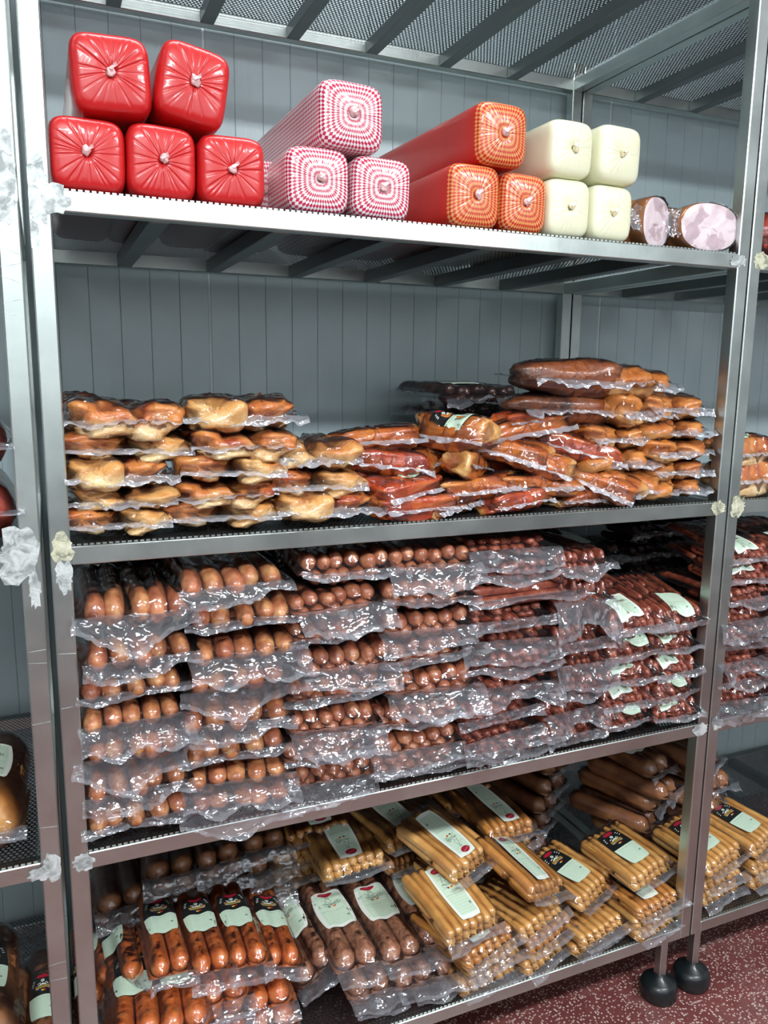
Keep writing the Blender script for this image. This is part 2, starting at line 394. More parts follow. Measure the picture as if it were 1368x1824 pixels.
base = ramp(nt, ns, [(.35, (.14, .038, .036)), (.65, (.20, .060, .054))])
chip = mixc(nt, m3.outputs[0], base, (.60, .46, .42))
fine = ramp(nt, noise(nt, c, 420, 2, .6), [(.5, (0, 0, 0)), (.62, (.6, .6, .6))])
mm = nd(nt, 'ShaderNodeMath', operation='MULTIPLY'); nt.links.new(dust, mm.inputs[0]); nt.links.new(fine, mm.inputs[1])
col = mixc(nt, mm.outputs[0], chip, (.62, .56, .54))
princ(nt, out, col, .38, nrm=bump(nt, m3.outputs[0], .0003))

# ham loaf casings: diamond print follows the casing (u round the loaf, v from knot to rim)
def loaf_mat(name, base, pat=None, ends_only=False):
    mt, nt, out = newmat(name); c = coords(nt)
    col = base
    if pat:
        uv = nd(nt, 'ShaderNodeUVMap'); sp = nd(nt, 'ShaderNodeSeparateXYZ'); nt.links.new(uv.outputs[0], sp.inputs[0])
        def tri(sock, k):
            a = nd(nt, 'ShaderNodeMath', operation='MULTIPLY', i_1=k); nt.links.new(sock, a.inputs[0])
            f = nd(nt, 'ShaderNodeMath', operation='FRACT'); nt.links.new(a.outputs[0], f.inputs[0])
            s_ = nd(nt, 'ShaderNodeMath', operation='SUBTRACT', i_1=.5); nt.links.new(f.outputs[0], s_.inputs[0])
            ab = nd(nt, 'ShaderNodeMath', operation='ABSOLUTE'); nt.links.new(s_.outputs[0], ab.inputs[0]); return ab.outputs[0]
        ad = nd(nt, 'ShaderNodeMath', operation='ADD'); nt.links.new(tri(sp.outputs[0], pat[1]), ad.inputs[0]); nt.links.new(tri(sp.outputs[1], pat[2]), ad.inputs[1])
        lt = nd(nt, 'ShaderNodeMath', operation='LESS_THAN', i_1=.5); nt.links.new(ad.outputs[0], lt.inputs[0]); f = lt.outputs[0]
        if ends_only:
            e = nd(nt, 'ShaderNodeMath', operation='LESS_THAN', i_1=.066); nt.links.new(sp.outputs[1], e.inputs[0])
            mu = nd(nt, 'ShaderNodeMath', operation='MULTIPLY'); nt.links.new(f, mu.inputs[0]); nt.links.new(e.outputs[0], mu.inputs[1]); f = mu.outputs[0]
        col = mixc(nt, f, base, pat[0])
    cb = bump(nt, noise(nt, c, 22, 3, .5, .8), .0012)
    princ(nt, out, col, .36, coat=.55, coatr=.12, cnrm=cb); return mt
loaf_mat('casing_red', (.60, .012, .014)); loaf_mat('casing_cream', (.80, .80, .58))
loaf_mat('casing_checked', (.80, .78, .80), ((.55, .012, .07), 54, 122)); loaf_mat('casing_tartan', (.56, .022, .012), ((.72, .32, .10), 54, 122), True)
# cut ham face
mt, nt, out = newmat('ham_cut'); c = coords(nt)
v = nd(nt, 'ShaderNodeTexVoronoi'); v.inputs['Scale'].default_value = 42; v.inputs['Randomness'].default_value = 1
cd = nd(nt, 'ShaderNodeVectorMath', operation='ADD'); nn = nd(nt, 'ShaderNodeTexNoise'); nn.inputs['Scale'].default_value = 30; nt.links.new(c, nn.inputs[0])
sc = nd(nt, 'ShaderNodeVectorMath', operation='SCALE'); sc.inputs['Scale'].default_value = .03; nt.links.new(nn.outputs['Color'], sc.inputs[0]); nt.links.new(c, cd.inputs[0]); nt.links.new(sc.outputs[0], cd.inputs[1]); nt.links.new(cd.outputs[0], v.inputs['Vector'])
s = nd(nt, 'ShaderNodeSeparateColor'); nt.links.new(v.outputs['Color'], s.inputs[0])
col = ramp(nt, s.outputs[0], [(.66, (.90, .75, .75)), (.80, (.66, .50, .52))])
princ(nt, out, col, .4, coat=.6, coatr=.1, cnrm=bump(nt, noise(nt, c, 90, 3, .6, 1.5), .002))
# ------------------------------------------------------------------ printed labels
def ribbon(pts, w):
    V = []; F = []
    P = np.array(pts, float)
    for i in range(len(P)):
        t = P[min(i+1, len(P)-1)]-P[max(i-1, 0)]; n = np.array([-t[1], t[0]]); n = n/(np.linalg.norm(n)+1e-9)*w/2
        V += [P[i]+n, P[i]-n]
    for i in range(len(P)-1): F.append((2*i, 2*i+1, 2*i+3, 2*i+2))
    return V, F
def arc(cx, cy, rx, ry, a0=0, a1=360, n=14):
    return [(cx+rx*math.cos(math.radians(a0+(a1-a0)*k/n)), cy+ry*math.sin(math.radians(a0+(a1-a0)*k/n))) for k in range(n+1)]
def soften(S):
    xs, ys, t = S
    for _ in range(7): t = np.maximum(blur(t), t-.0004)
    return xs, ys, t
def make_label(parent, S, cx, cy, w, l, style='light', flip=False, yaw=0.0, shape='waist', lift=.0022):
    """paper label lying on the film; its lettering and drawing are flat print on it"""
    sg = -1 if flip else 1; S = soften(S)
    ca, sa = math.cos(yaw), math.sin(yaw)
    def M(x, y, e=0):          # x in metres across, y in metres up the label
        x, y = x*sg, y*sg
        X, Y = cx+x*ca-y*sa, cy+x*sa+y*ca
        return (X, Y, surf_at(S, X, Y)+lift+e)
    nx, ny = 10, 16
    def half(v):
        if shape == 'waist': return .5*(1-.16*(2*v-1)**2-.05*(v < .04))
        if shape == 'pill': return .5*math.sqrt(max(.02, 1-abs(2*v-1)**3))
        return .5
    V = []; F = []; mi = []
    for j in range(ny+1):
        v = j/ny
        for i in range(nx+1):
            u = 2*i/nx-1; cor = .02*l*(1-abs(u))*(1 if j == ny else (-1 if j == 0 else 0))
            V.append(M(u*half(v)*w, (v-.5)*l+cor))
    for j in range(ny):
        for i in range(nx):
            F.append((j*(nx+1)+i, j*(nx+1)+i+1, (j+1)*(nx+1)+i+1, (j+1)*(nx+1)+i))
            edge = i in (0, nx-1) or j in (0, ny-1)
            mi.append(1 if (style == 'black' and j >= 8) else (2 if edge and style == 'light' else 0))
    lab = link('label', V, F, [MT['label_paper'], MT['label_black'], MT['label_white']], parent, True, mi)
    pb = MB(); names = ['ink_grey', 'ink_dark', 'ink_faint', 'ink_red', 'ink_pink', 'ink_blue', 'ink_yellow', 'ink_flag_red', 'ink_gold', 'ink_white', 'ink_olive']
    def line(pts, wd, ink, e=.0004):
        v, f = ribbon([(p[0]*w, p[1]*l) for p in pts], wd)
        pb.add([M(a, b, e) for a, b in v], f, names.index(ink))
    def fill(pts, ink, e=.0006):
        c = np.mean(pts, axis=0); V = [M(c[0]*w, c[1]*l, e)]+[M(a*w, b*l, e) for a, b in pts]
        pb.add(V, [(0, k+1, (k+1) % len(pts)+1) for k in range(len(pts))], names.index(ink))
    def quad(x0, y0, x1, y1, ink, e=.0006):
        n = 4; V = [M((x0+(x1-x0)*k/n)*w, y*l, e) for y in (y0, y1) for k in range(n+1)]
        pb.add(V, [(k, k+1, n+2+k, n+1+k) for k in range(n)], names.index(ink))
    if style != 'plain':
        if style == 'light':
            o = .0
            fill(arc(-.05, .42, .22, .055, n=18), 'ink_red')
            for k, (a, b) in enumerate([(-.19, .40), (-.10, .41), (-.02, .42), (.05, .43)]): line([(a, b), (a+.015, b+.03), (a+.04, b+.005), (a+.055, b+.03)], .0007, 'ink_pink', .0009)
            ink = 'ink_dark'
            line(arc(-.03, .315, .05, .022), .0008, ink); line([(-.1, .33), (.04, .34)], .0009, ink)          # head with a hat
            line([(-.07, .29), (-.13, .22), (-.02, .2), (.07, .22), (.01, .29)], .0008, ink)                 # coat
            line([(-.13, .22), (-.17, .16), (.02, .15), (.16, .17)], .0009, ink); line([(-.02, .2), (.03, .16)], .0008, ink)
            line([(-.3, .24), (-.22, .26), (-.12, .25)], .0006, 'ink_grey'); line([(.12, .33), (.2, .35), (.26, .345)], .0006, 'ink_grey')
            line(arc(.2, .145, .085, .045), .0009, ink); line(arc(-.16, .12, .07, .035), .0008, 'ink_grey'); line(arc(.2, .145, .03, .015), .0008, ink)
            line([(.2, .1), (.2, .19)], .0006, ink); line([(.115, .145), (.285, .145)], .0006, ink)
            line([(-.25, .15), (-.05, .125), (.12, .13)], .0012, ink); line([(-.33, .06), (-.2, .075), (.3, .1), (.38, .11)], .0006, 'ink_grey')
            fy = .055
        else:
            fill(arc(0, .44, .24, .045, n=18), 'ink_red')
            line(arc(0, .335, .055, .028), .0016, 'ink_white'); fill(arc(0, .335, .05, .026), 'ink_faint')
            line([(-.2, .27), (-.1, .29), (-.08, .24), (0, .27), (.08, .25), (.13, .29), (.2, .25)], .002, 'ink_white')
            line([(-.16, .23), (0, .25), (.14, .23)], .0025, 'ink_white')
            quad(-.27, .155, .27, .225, 'ink_gold'); quad(-.22, .17, .2, .212, 'ink_olive', .0008); line([(-.24, .15), (0, .165), (.25, .155)], .0012, 'ink_white')
            for a, b in [(-.36, .31), (-.37, .26), (.34, .34), (.36, .29), (-.33, .36), (.3, .38)]: line([(a-.035, b), (a+.035, b+.008)], .0016, 'ink_white')
            fy = .085
        quad(-.12, fy, -.045, fy+.028, 'ink_blue'); quad(-.045, fy+.002, .04, fy+.03, 'ink_yellow'); quad(.04, fy+.004, .12, fy+.034, 'ink_flag_red')
    r_ = random.Random(int(w*1e5+l*1e4))
    for k in range(8):
        y = -.06-.05*k; x = -.36
        while x < .3:
            q = r_.uniform(.05, .17); line([(x, y), (min(x+q, .36), y+.002)], .0006 if k else .0009, 'ink_faint' if k else 'ink_grey'); x += q+.03
    quad(.26, -.30, .34, -.26, 'ink_grey')
    pb.obj('printing', [MT[n] for n in names], lab)
    return lab

# ------------------------------------------------------------------ packages (prototypes, built once and copied)
def film_obj(root, V, F, mi, seal=False): return link('film', V, F, [MT['film'], MT['film_frill' if seal else 'film_flange'], MT['film_seal' if seal else 'film_frill']], root, True, mi)
def arc_path(x, y0, y1, z, drop_front=0.0, drop_back=0.0, sx=0.0, n=12, wob=0.0, seed=0):
    P = []
    for k in range(n+1):
        t = k/n; y = y0+(y1-y0)*t
        zz = z-drop_front*max(0, 1-t/.28)**2-drop_back*max(0, (t-.75)/.25)**2
        P.append((x+sx*(t-.5)+wob*math.sin(5*t+seed), y, zz))
    return P
def link_pack(kind, seed, w=.175, L=.235, label=None):
    r = random.Random(seed); root = empty('sausage_pack'); B = []; parts = []
    def saus(path, R, matn, sd, seg=12, n=8):
        V, F, b = sausage_geo(path, R, sd, seg, n); B.extend(b)
        parts.append(link('sausage', V, F, MT[matn], root)); 
    if kind == 'a':       # fat links, ends turned down at the front
        R = .0165; n = 5; top = R*2.95
        for i in range(n):
            x = (i-(n-1)/2)*.0345+r.uniform(-.002, .002)
            y0 = .012+r.uniform(-.003, .006); zt = top+r.uniform(-.003, .003); zb_ = R*.9+r.uniform(0, .012); sx = r.uniform(-.014, .014)
            saus([(x+sx*-.5, y0+.004, zb_), (x+sx*-.46, y0+.001, zb_+.4*(zt-zb_)), (x+sx*-.4, y0+.008, zb_+.78*(zt-zb_)), (x+sx*-.3, y0+.026, zt-.002), (x, y0+.07, zt), (x+sx*.3, L-.05, zt), (x+sx*.5, L-.02, zt-.01)], R*r.uniform(.95, 1.1), 'sausage_golden' if r.random() < .7 else 'sausage_brown', seed+i, 12, 12)
        for i in range(n-1):
            x = (i-(n-2)/2)*.037+r.uniform(-.003, .003)
            saus(arc_path(x, .046+r.uniform(0, .008), L-.02, R+.001, 0, 0, r.uniform(-.01, .01)), R*.98, 'sausage_brown', seed+i+40)
    elif kind == 'b':     # rounder, shorter links, two staggered rows
        R = .0148; n = 6
        for i in range(n):
            x = (i-(n-1)/2)*.0295+r.uniform(-.002, .002)
            y = .014+r.uniform(-.002, .010)
            saus(arc_path(x, y, y+.085, R*2.85+r.uniform(-.003, .004), r.uniform(.0, .012), 0, r.uniform(-.008, .008), 6), R*r.uniform(.92, 1.1), 'sausage_brown', seed+i, 12, 5)
            saus(arc_path(x+.003, y+.088, L-.015, R*2.8, 0, .01, 0, 6), R*.98, 'sausage_brown', seed+i+20, 10, 5)
        for i in range(n-1):
            x = (i-(n-2)/2)*.0305+r.uniform(-.003, .003)
            saus(arc_path(x, .016+r.uniform(0, .01), L-.02, R+.0005, 0, 0, r.uniform(-.01, .01)), R*r.uniform(.9, 1.05), 'sausage_brown', seed+i+40)
    elif kind in 'cl':    # thin, knobbly red links, three layers
        R = .0092; w = .165; nl = 3
        for j in range(nl):
            n = 8 if j != 1 else 7
            for i in range(n):
                x = (i-(n-1)/2)*.0195+r.uniform(-.003, .003); y = .012+r.uniform(-.003, .016)+.004*(j == 2)
                lnn = r.choice([.06, .09, .12]); 
                saus(arc_path(x, y, y+lnn, .0095+j*.0165+r.uniform(-.002, .003), r.uniform(-.002, .006), 0, r.uniform(-.014, .014), 6, .002, i), R*r.uniform(.9, 1.12), 'sausage_red', seed+i+j*9, 10, 5)
                if j == 2: saus(arc_path(x+r.uniform(-.004, .004), y+lnn+.004, L-.012, .0095+j*.0165, 0, .006, 0, 6), R, 'sausage_red', seed+i+77, 8, 5)
    elif kind == 'd':     # long straight sausages lying along the shelf
        for i, (y, z) in enumerate([(.02, .011), (.045, .012), (.072, .011), (.03, .032), (.058, .032)]):
            V, F, b = sausage_geo([(-.13+r.uniform(0, .01), y, z), (-.04, y+r.uniform(-.006, .006), z+.002), (.05, y, z), (.135-r.uniform(0, .01), y+r.uniform(-.004, .004), z+.001)], .0115, seed+i, 12, 16); B.extend(b)
            link('sausage', V, F, MT['sausage_red'], root)
        w = .27; L = .1
    if kind == 'd': V, F, S, mi = film_geo(B, -.145, .145, .006, L, .03, .01, .01, seed, 40, .004)
    else:
        V, F, S, mi = film_geo(B, -w/2-.003, w/2+.003, .0, L, {51: .06, 52: .035, 53: .018, 54: .075, 61: .018, 62: .05, 63: .03, 64: .065, 71: .05, 72: .025, 73: .06, 74: .035}.get(seed, .016), .010, .01, seed, [40, 62, 78][seed % 3], .008 if kind != 'l' else .003)
    film_obj(root, V, F, mi)
    if label: make_label(root, S, *label)
    return root

def frank_pack(seed, matn='frankfurter_skin', style='light', flip=False, L=.20, n=7, bend=.0, flap=.022, lab=True, R=.0118, strip=True):
    r = random.Random(seed); root = empty('frankfurter_pack'); B = []
    p = R*1.96
    for i in range(n):
        x = (i-(n-1)/2)*p; y = .010+r.uniform(-.003, .006)
        V, F, b = sausage_geo(arc_path(x, y, L-.01+r.uniform(-.006, .004), R*2.85+r.uniform(-.001, .0015), r.uniform(.001, .006), .004, bend+r.uniform(-.002, .002), 12, .0015, seed+i), R*r.uniform(.95, 1.06), seed+i, 10, 8, lump=.025); B.extend(b)
        link('sausage', V, F, MT[matn], root)
    for i in range(n):
        x = (i-(n-1)/2)*p+R*.6*(1 if i < n-1 else -.2); y = .006+r.uniform(-.003, .006)
        V, F, b = sausage_geo(arc_path(x, y, y+.07, R+.0008, 0, 0, r.uniform(-.004, .004), 5), R*r.uniform(.92, 1.08), seed+i+30, 10, 4, lump=.03); B.extend(b)
        link('sausage', V, F, MT[matn], root)
        V, F, b = sausage_geo(arc_path(x, y+.074, L-.012, R+.0008, 0, 0, 0, 5), R*.98, seed+i+60, 8, 4, lump=.03); B.extend(b)
        link('sausage', V, F, MT[matn], root)
    w = n*p
    V, F, S, mi = film_geo(B, -w/2-.004, w/2+.004, -.002, L, flap, .006, .012, seed, r.choice([20, 45]), .0035, tight=.0004)
    film_obj(root, V, F, mi)
    if lab: make_label(root, S, r.uniform(-.006, .006), L*.52 if not strip else L*.5, .068 if strip else .078, L*.72 if strip else .11, style, flip, r.uniform(-.06, .06))
    return root
def twin_pack(seed, matn, style, L=.33, R=.0215, flap=.035, lab=True):
    r = random.Random(seed); root = empty('twin_sausage_pack'); B = []
    for s in (-1, 1):
        V, F, b = sausage_geo(arc_path(s*R*.99, .008+r.uniform(0, .008), L-r.uniform(0, .01), R+.001, 0, 0, r.uniform(-.003, .003), 14, .001, s), R, seed+s, 20, 14, nub=.0045, lump=.02); B.extend(b)
        # the casing gathers into pleats at its tied end
        link('sausage', V, F, MT[matn], root)
    V, F, S, mi = film_geo(B, -R*2.1, R*2.1, .0, L, flap, .009, .02, seed, r.choice([25, 50]), .006, tight=.0004, step=.004)
    film_obj(root, V, F, mi)
    if lab: make_label(root, S, 0, L*.46 if style == 'black' else L*.56, R*3.5, .105 if style == 'black' else .115, style, False, 0)
    return root
def lump_geo(w, l, h, seed, e=.62, amp=.10, taper=0.0, nu=40, nv=24, f=14, bend=0.0):
    V = []; F = []
    sg = lambda c, q: math.copysign(abs(c)**q, c)
    for j in range(nv+1):
        ph = -math.pi/2+math.pi*j/nv
        for i in range(nu):
            th = 2*math.pi*i/nu
            x = sg(math.cos(ph), e)*sg(math.cos(th), e); y = sg(math.cos(ph), e)*sg(math.sin(th), e); z = sg(math.sin(ph), e)
            V.append((x, y, z))
    V = np.array(V); N = V/np.linalg.norm(V, axis=1)[:, None]
    d = 1+amp*(vnoise(N[:, 0]*1.7+seed, N[:, 1]*1.7, N[:, 2]*1.7, seed)*1.3+.45*vnoise(N[:, 0]*4, N[:, 1]*4+seed, N[:, 2]*4, seed+3))
    V = V*d[:, None]
    V = V*(1+.030*ridged(N[:, 0]*5+seed, N[:, 1]*5, N[:, 2]*7, seed+8, 3))[:, None]
    V[:, 2] *= 1-taper*V[:, 0]*.5; V[:, 1] *= 1-taper*V[:, 0]*.5
    V[:, 2] += bend*(V[:, 0]**2)
    V = V*np.array([w/2, l/2, h/2])
    for j in range(nv):
        for i in range(nu): F.append((j*nu+i, j*nu+(i+1) % nu, (j+1)*nu+(i+1) % nu, (j+1)*nu+i))
    return V, F
def meat_pack(name, pieces, seed, x0, x1, L, flap=.022, frill=.006, label=None, droop=60, ends=True, part='meat'):
    """pieces: (w, l, h, x, y, z, mat, yaw, kwargs)"""
    root = empty(name); B = []
    for k, (w, l, h, x, y, z, mn, yaw, kw) in enumerate(pieces):
        V, F = lump_geo(w, l, h, seed*7+k, **kw)
        c, s = math.cos(yaw), math.sin(yaw)
        W = np.stack([V[:, 0]*c-V[:, 1]*s+x, V[:, 0]*s+V[:, 1]*c+y, V[:, 2]+z], 1)
        o = link(part, V, F, MT[mn], root); o.location = (x, y, z); o.rotation_euler = (0, 0, yaw)
        ce = np.array([x, y, z])
        for v in W[::1]: 
            q = ce+(v-ce)*.90; B.append((q[0], q[1], q[2], .0055))
    V, F, S, mi = film_geo(B, x0, x1, .004, L, flap, .004, .01, seed, droop, frill, tight=.0006, step=.004, frilly=True)
    film_obj(root, V, F, mi, True)
    if label: make_label(root, S, *label)
    return root
# ------------------------------------------------------------------ the setting
Z1, Z2, Z3, Z4, Z0 = 1.790, 1.262, 0.739, 0.209, 2.319       # top of each shelf's front rail
RW, RD, P, H = 1.3916, 0.642, 0.030, 0.0293
WY = 0.668                                                    # face of the cold-room wall
def struct(o): o['kind'] = 'structure'; return o
struct(boxobj('floor', (-3, -2.8, -.05), (4.6, WY+.1, 0), MT['terrazzo'], bev=0))
struct(boxobj('ceiling', (-3, -2.8, 2.86), (4.6, WY+.1, 2.92), MT['room_white'], bev=0))
struct(boxobj('wall_left', (-3.06, -2.8, 0), (-3, WY+.1, 2.86), MT['room_white'], bev=0))
struct(boxobj('wall_right', (4.6, -2.8, 0), (4.66, WY+.1, 2.86), MT['room_white'], bev=0))
struct(boxobj('wall_front', (-3, -2.86, 0), (4.6, -2.8, 2.86), MT['room_white'], bev=0))
struct(boxobj('reflection_panel_1', (-3, -2.8, 0), (4.6, -2.77, 1.35), MT['reflection_panel_grey'], bev=.002))   # unseen dark panel, added to darken reflections in the lower posts
wall = struct(boxobj('wall_back', (-3, WY+.012, 0), (4.6, WY+.1, 2.86), MT['cladding'], bev=0))
PANEL = 1.15; x = .384-3*PANEL
while x < 4.6:                      # cladding panels, each folded into narrow ribs with a recessed groove between them
    x0, x1 = max(x+.003, -3), min(x+PANEL-.003, 4.6); n = 17; mb = MB(); prof = []
    for k in range(n):
        a = x+.003+(PANEL-.006)*k/n; b = x+.003+(PANEL-.006)*(k+1)/n
        prof += [(a, WY+.002), (a+.0012, WY), (b-.0012, WY), (b, WY+.002)]
    prof = [(min(max(p[0], -3), 4.6), p[1]) for p in prof]
    V = [(p[0], p[1], z) for z in (0, 2.86) for p in prof]; N = len(prof)
    mb.add(V, [(k, k+1, N+k+1, N+k) for k in range(N-1)])
    mb.add([(x0, WY+.0035, 0), (x0, WY+.012, 0), (x0, WY+.012, 2.86), (x0, WY+.0035, 2.86)], [(0, 1, 2, 3)])
    mb.add([(x1, WY+.0035, 0), (x1, WY+.012, 0), (x1, WY+.012, 2.86), (x1, WY+.0035, 2.86)], [(3, 2, 1, 0)])
    mb.obj('cladding_panel', MT['cladding'], wall)
    if x > -2.9: boxobj('joint_sealant', (x-.0028, WY+.002, 0), (x+.0028, WY+.012, 2.86), MT['sealant'], wall, 0)
    x += PANEL

# ------------------------------------------------------------------ ceiling lights
for lx, ly, lz, pw in LAMPS:
    t = empty('ceiling_light', (lx, ly, 2.86))
    tag(t, ('long fluorescent ceiling light over the aisle, %s end' % ('left' if lx < 0 else 'right')) if ly < -1 else 'fluorescent light fixed above the middle rack', 'light', 'ceiling lights')
    boxobj('housing', (-.65, -.13, -.055), (.65, .13, 0), MT['room_white'], t, .004)

# ------------------------------------------------------------------ racks
def perforated(x0, x1, y0, y1, z, parent, pitch=.0088):
    """sheet with punched round holes: one ring of faces round each hole"""
    rows = int((y1-y0)/(pitch*.866)); nc = int((x1-x0)/pitch)-1
    dy = (y1-y0)/rows; cx = []; cy = []
    for j in range(rows):
        for i in range(nc): cx.append(x0+pitch*(.5+i+(.5 if j % 2 else 0))); cy.append(y0+dy*(j+.5))
    cx, cy = np.array(cx), np.array(cy); n = len(cx)
    ro = pitch/math.sqrt(3); ri = pitch*.345; V = np.zeros((n, 12, 3)); 
    for k in range(6):
        a = math.radians(30+60*k)
        V[:, k, 0] = cx+ro*math.cos(a); V[:, k, 1] = cy+ro*math.sin(a)*dy/(pitch*.866); V[:, 6+k, 0] = cx+ri*math.cos(a); V[:, 6+k, 1] = cy+ri*math.sin(a)
    V[:, :, 2] = z
    base = (np.arange(n)*12)[:, None, None]
    q = np.array([[k, (k+1) % 6, 6+(k+1) % 6, 6+k] for k in range(6)])[None]
    Fq = (base+q).reshape(-1, 4)
    me = bpy.data.meshes.new('perforated_sheet'); me.vertices.add(n*12); me.vertices.foreach_set('co', V.ravel())
    me.loops.add(len(Fq)*4); me.loops.foreach_set('vertex_index', Fq.ravel().astype(np.int32))
    me.polygons.add(len(Fq)); me.polygons.foreach_set('loop_start', np.arange(0, len(Fq)*4, 4, dtype=np.int32))
    me.update(calc_edges=True); me.materials.append(MT['steel_sheet'])
    o = bpy.data.objects.new('perforated_sheet', me); COL.objects.link(o); o.parent = parent; return o
def weld_patch(parent, x, z, w, h, seed, mat='weld', y=-.0006):
    """brushed weld smear on the front face: ragged, a fraction of a millimetre proud"""
    r = random.Random(seed); n = 26; V = [(x, y-.0006, z)]
    for k in range(n):
        a = 2*math.pi*k/n; q = r.uniform(.72, 1.12)
        ex = max(-1, min(1, 1.25*math.cos(a)))*q; ez = math.sin(a)*q*(1.1 if abs(math.cos(a)) < .6 else .75)
        V.append((x+ex*w/2, y, z+ez*h/2))
    lo, hi = parent['xlim']
    V = [(min(max(v[0], lo), hi), v[1], v[2]) for v in V]
    return link('weld_smear', V, [(0, 1+(k+1) % n, 1+k) for k in range(n)], MT[mat], parent, False)
SHEET = [None]
def rack(x0, label, nbeam=7):
    t = empty('shelving_rack', (x0, 0, 0)); tag(t, label, 'rack', 'stainless steel racks')
    W = RW; t['xlim'] = (0.0005, W-.0005)
    for px in (0, W-P):
        for py in (0, RD-P): boxobj('post', (px, py, Z4-H if py == 0 else .11), (px+P, py+P, 2.36), MT['steel'], t, .002)
    for z in (Z0, Z1, Z2, Z3, Z4):
        a = (P, W-P)
        boxobj('front_rail', (a[0], .0008, z-H), (a[1], .028, z), MT['steel'], t, .0015)
        boxobj('back_rail', (a[0], RD-.030, z-H), (a[1], RD-.003, z), MT['steel'], t, .0015)
        for px in (.0005, W-P+.0005): boxobj('side_rail', (px, P, z-H), (px+P-.001, RD-P, z), MT['steel'], t, .0015)
        for k in range(nbeam-1):
            bx = .186+.1965*k; boxobj('cross_beam', (bx-.015, .028, z-.030), (bx+.015, RD-.030, z-.0022), MT['steel_shaded'], t, .0015)
        if SHEET[0] is None: SHEET[0] = o = perforated(P*.9, W-P*.9, .006, RD-.004, 0, t)
        else: o = SHEET[0].copy(); COL.objects.link(o); o.parent = t
        o.location.z = z+.0012
        # folded rim of the sheet that shows as a chain of bright links along the front
        mb = MB(); q = P
        while q < W-P-.01: mb.box((q, .0045, z+.0008), (q+.0062, .0058, z+.0034), 0); q += .0095
        r_ = mb.obj('sheet_rim', MT['steel'], t); r_['kind'] = 'stuff'
    for fx, fy in ((.055 if x0 > .5 else .045, .03), (W-.047, .03), (.045, RD-.06), (W-.045, RD-.06)):
        boxobj('foot_stem', (fx-.0105, fy, .05), (fx+.0105, fy+.021, Z4-H), MT['steel'], t, .001)
        prof = [(0, .062), (.012, .062), (.016, .055), (.034, .047), (.042, .040), (.0455, .030), (.0455, .006), (.043, 0), (0, 0)]
        V = []; F = []; n = 28
        for pr_, pz in prof:
            for k in range(n): V.append((fx+pr_*math.cos(2*math.pi*k/n), fy+.0105+pr_*math.sin(2*math.pi*k/n), pz))
        for j in range(len(prof)-1):
            for k in range(n): F.append((j*n+k, (j+1)*n+k, (j+1)*n+(k+1) % n, j*n+(k+1) % n))
        o = link('foot', V, F, MT['rubber'], t)
    return t
mainr = rack(0, 'tall stainless steel rack in the middle, holding the full stacks of meat')
leftr = rack(-RW-.0125, 'stainless steel rack cut off by the left edge of the picture')
rightr = rack(RW+.0047, 'stainless steel rack cut off by the right edge of the picture')
for r_, x, z, w, h, sd, mt_ in [(mainr, .012, 1.79, .030, .10, 1, 'weld'), (mainr, .03, 1.775, .05, .045, 2, 'weld'), (mainr, .006, 1.73, .014, .05, 3, 'weld'),
        (mainr, .018, 1.262, .034, .045, 4, 'weld_cream'), (mainr, .018, 1.215, .026, .05, 5, 'weld'), (mainr, .022, .725, .035, .03, 6, 'weld'),
        (mainr, RW-.03, 1.777, .05, .024, 7, 'weld'), (mainr, RW-.028, 1.25, .045, .03, 8, 'weld_cream'), (mainr, RW-.025, .727, .05, .03, 9, 'weld'),
        (leftr, RW-.018, 1.80, .036, .12, 10, 'weld'), (leftr, RW-.03, 1.255, .06, .09, 11, 'weld'), (leftr, RW-.012, 1.2, .018, .06, 12, 'weld'), (leftr, RW-.014, .73, .03, .05, 13, 'weld'), (leftr, RW-.028, .722, .045, .025, 17, 'weld'),
        (rightr, .03, 1.78, .045, .035, 14, 'weld_cream'), (rightr, .026, 1.25, .045, .045, 15, 'weld_cream'), (rightr, .026, .73, .035, .025, 16, 'weld')]:
    weld_patch(r_, x, z, w, h, sd, mt_)
# fine scratches on the left posts
for r_, xs_, zs_ in [(leftr, RW-.016, (1.70, 1.68, 1.66, 1.63, 1.61, 1.10, 1.08, .98, .80, .55, .52)), (mainr, .015, (1.09, 1.0))]:
    for k, z in enumerate(zs_):
        a = .25 if k % 2 else -.35
        if z < 1.5: a *= .25
        V = [(xs_-.013, -.0004, z-.013*a), (xs_+.014, -.0004, z+.014*a), (xs_+.014, -.0004, z+.014*a+.0009), (xs_-.013, -.0004, z-.013*a+.0006)]
        link('scratch', V, [(0, 1, 2, 3)], MT['weld'], r_, False)

# ------------------------------------------------------------------ placing packages
class Proto:
    def __init__(s, root, w, h):
        s.root = reg(root); s.used = False; s.w = w; zs = [0]; zl = []
        for c in root.children:
            co = np.empty(len(c.data.vertices)*3); c.data.vertices.foreach_get('co', co); co = co.reshape(-1, 3)+np.array(c.location)
            co = co[co[:, 1] > .012]
            if not c.name.startswith('label'): zs.append(co[:, 2].max()); zl.append(co[:, 2].min())
        s.h = max(zs); s.low = max(min(zl), -.0035)
    def put(s, loc, rot=(0, 0, 0), scale=(1, 1, 1), label=None, cat=None, group=None, name=None):
        if not s.used: o = s.root; s.used = True
        else: o = copy_tree(s.root)
        o.location = (loc[0], loc[1], loc[2]-s.low*scale[2]); o.rotation_euler = rot; o.scale = scale
        if name: o.name = name
        for k in ('label', 'category', 'group'):
            if k in o: del o[k]
        return tag(o, label, cat, group)
ALL = []
def proto(root, w, h): p = Proto(root, w, h); ALL.append(p); return p
ORD = ['topmost', 'second from top', 'third from top', 'fourth from top', 'fifth from top', 'sixth from top', 'seventh from top', 'eighth from top', 'ninth from top', 'lowest']
def rank(k, n): return 'lowest' if k == n-1 else ORD[k]

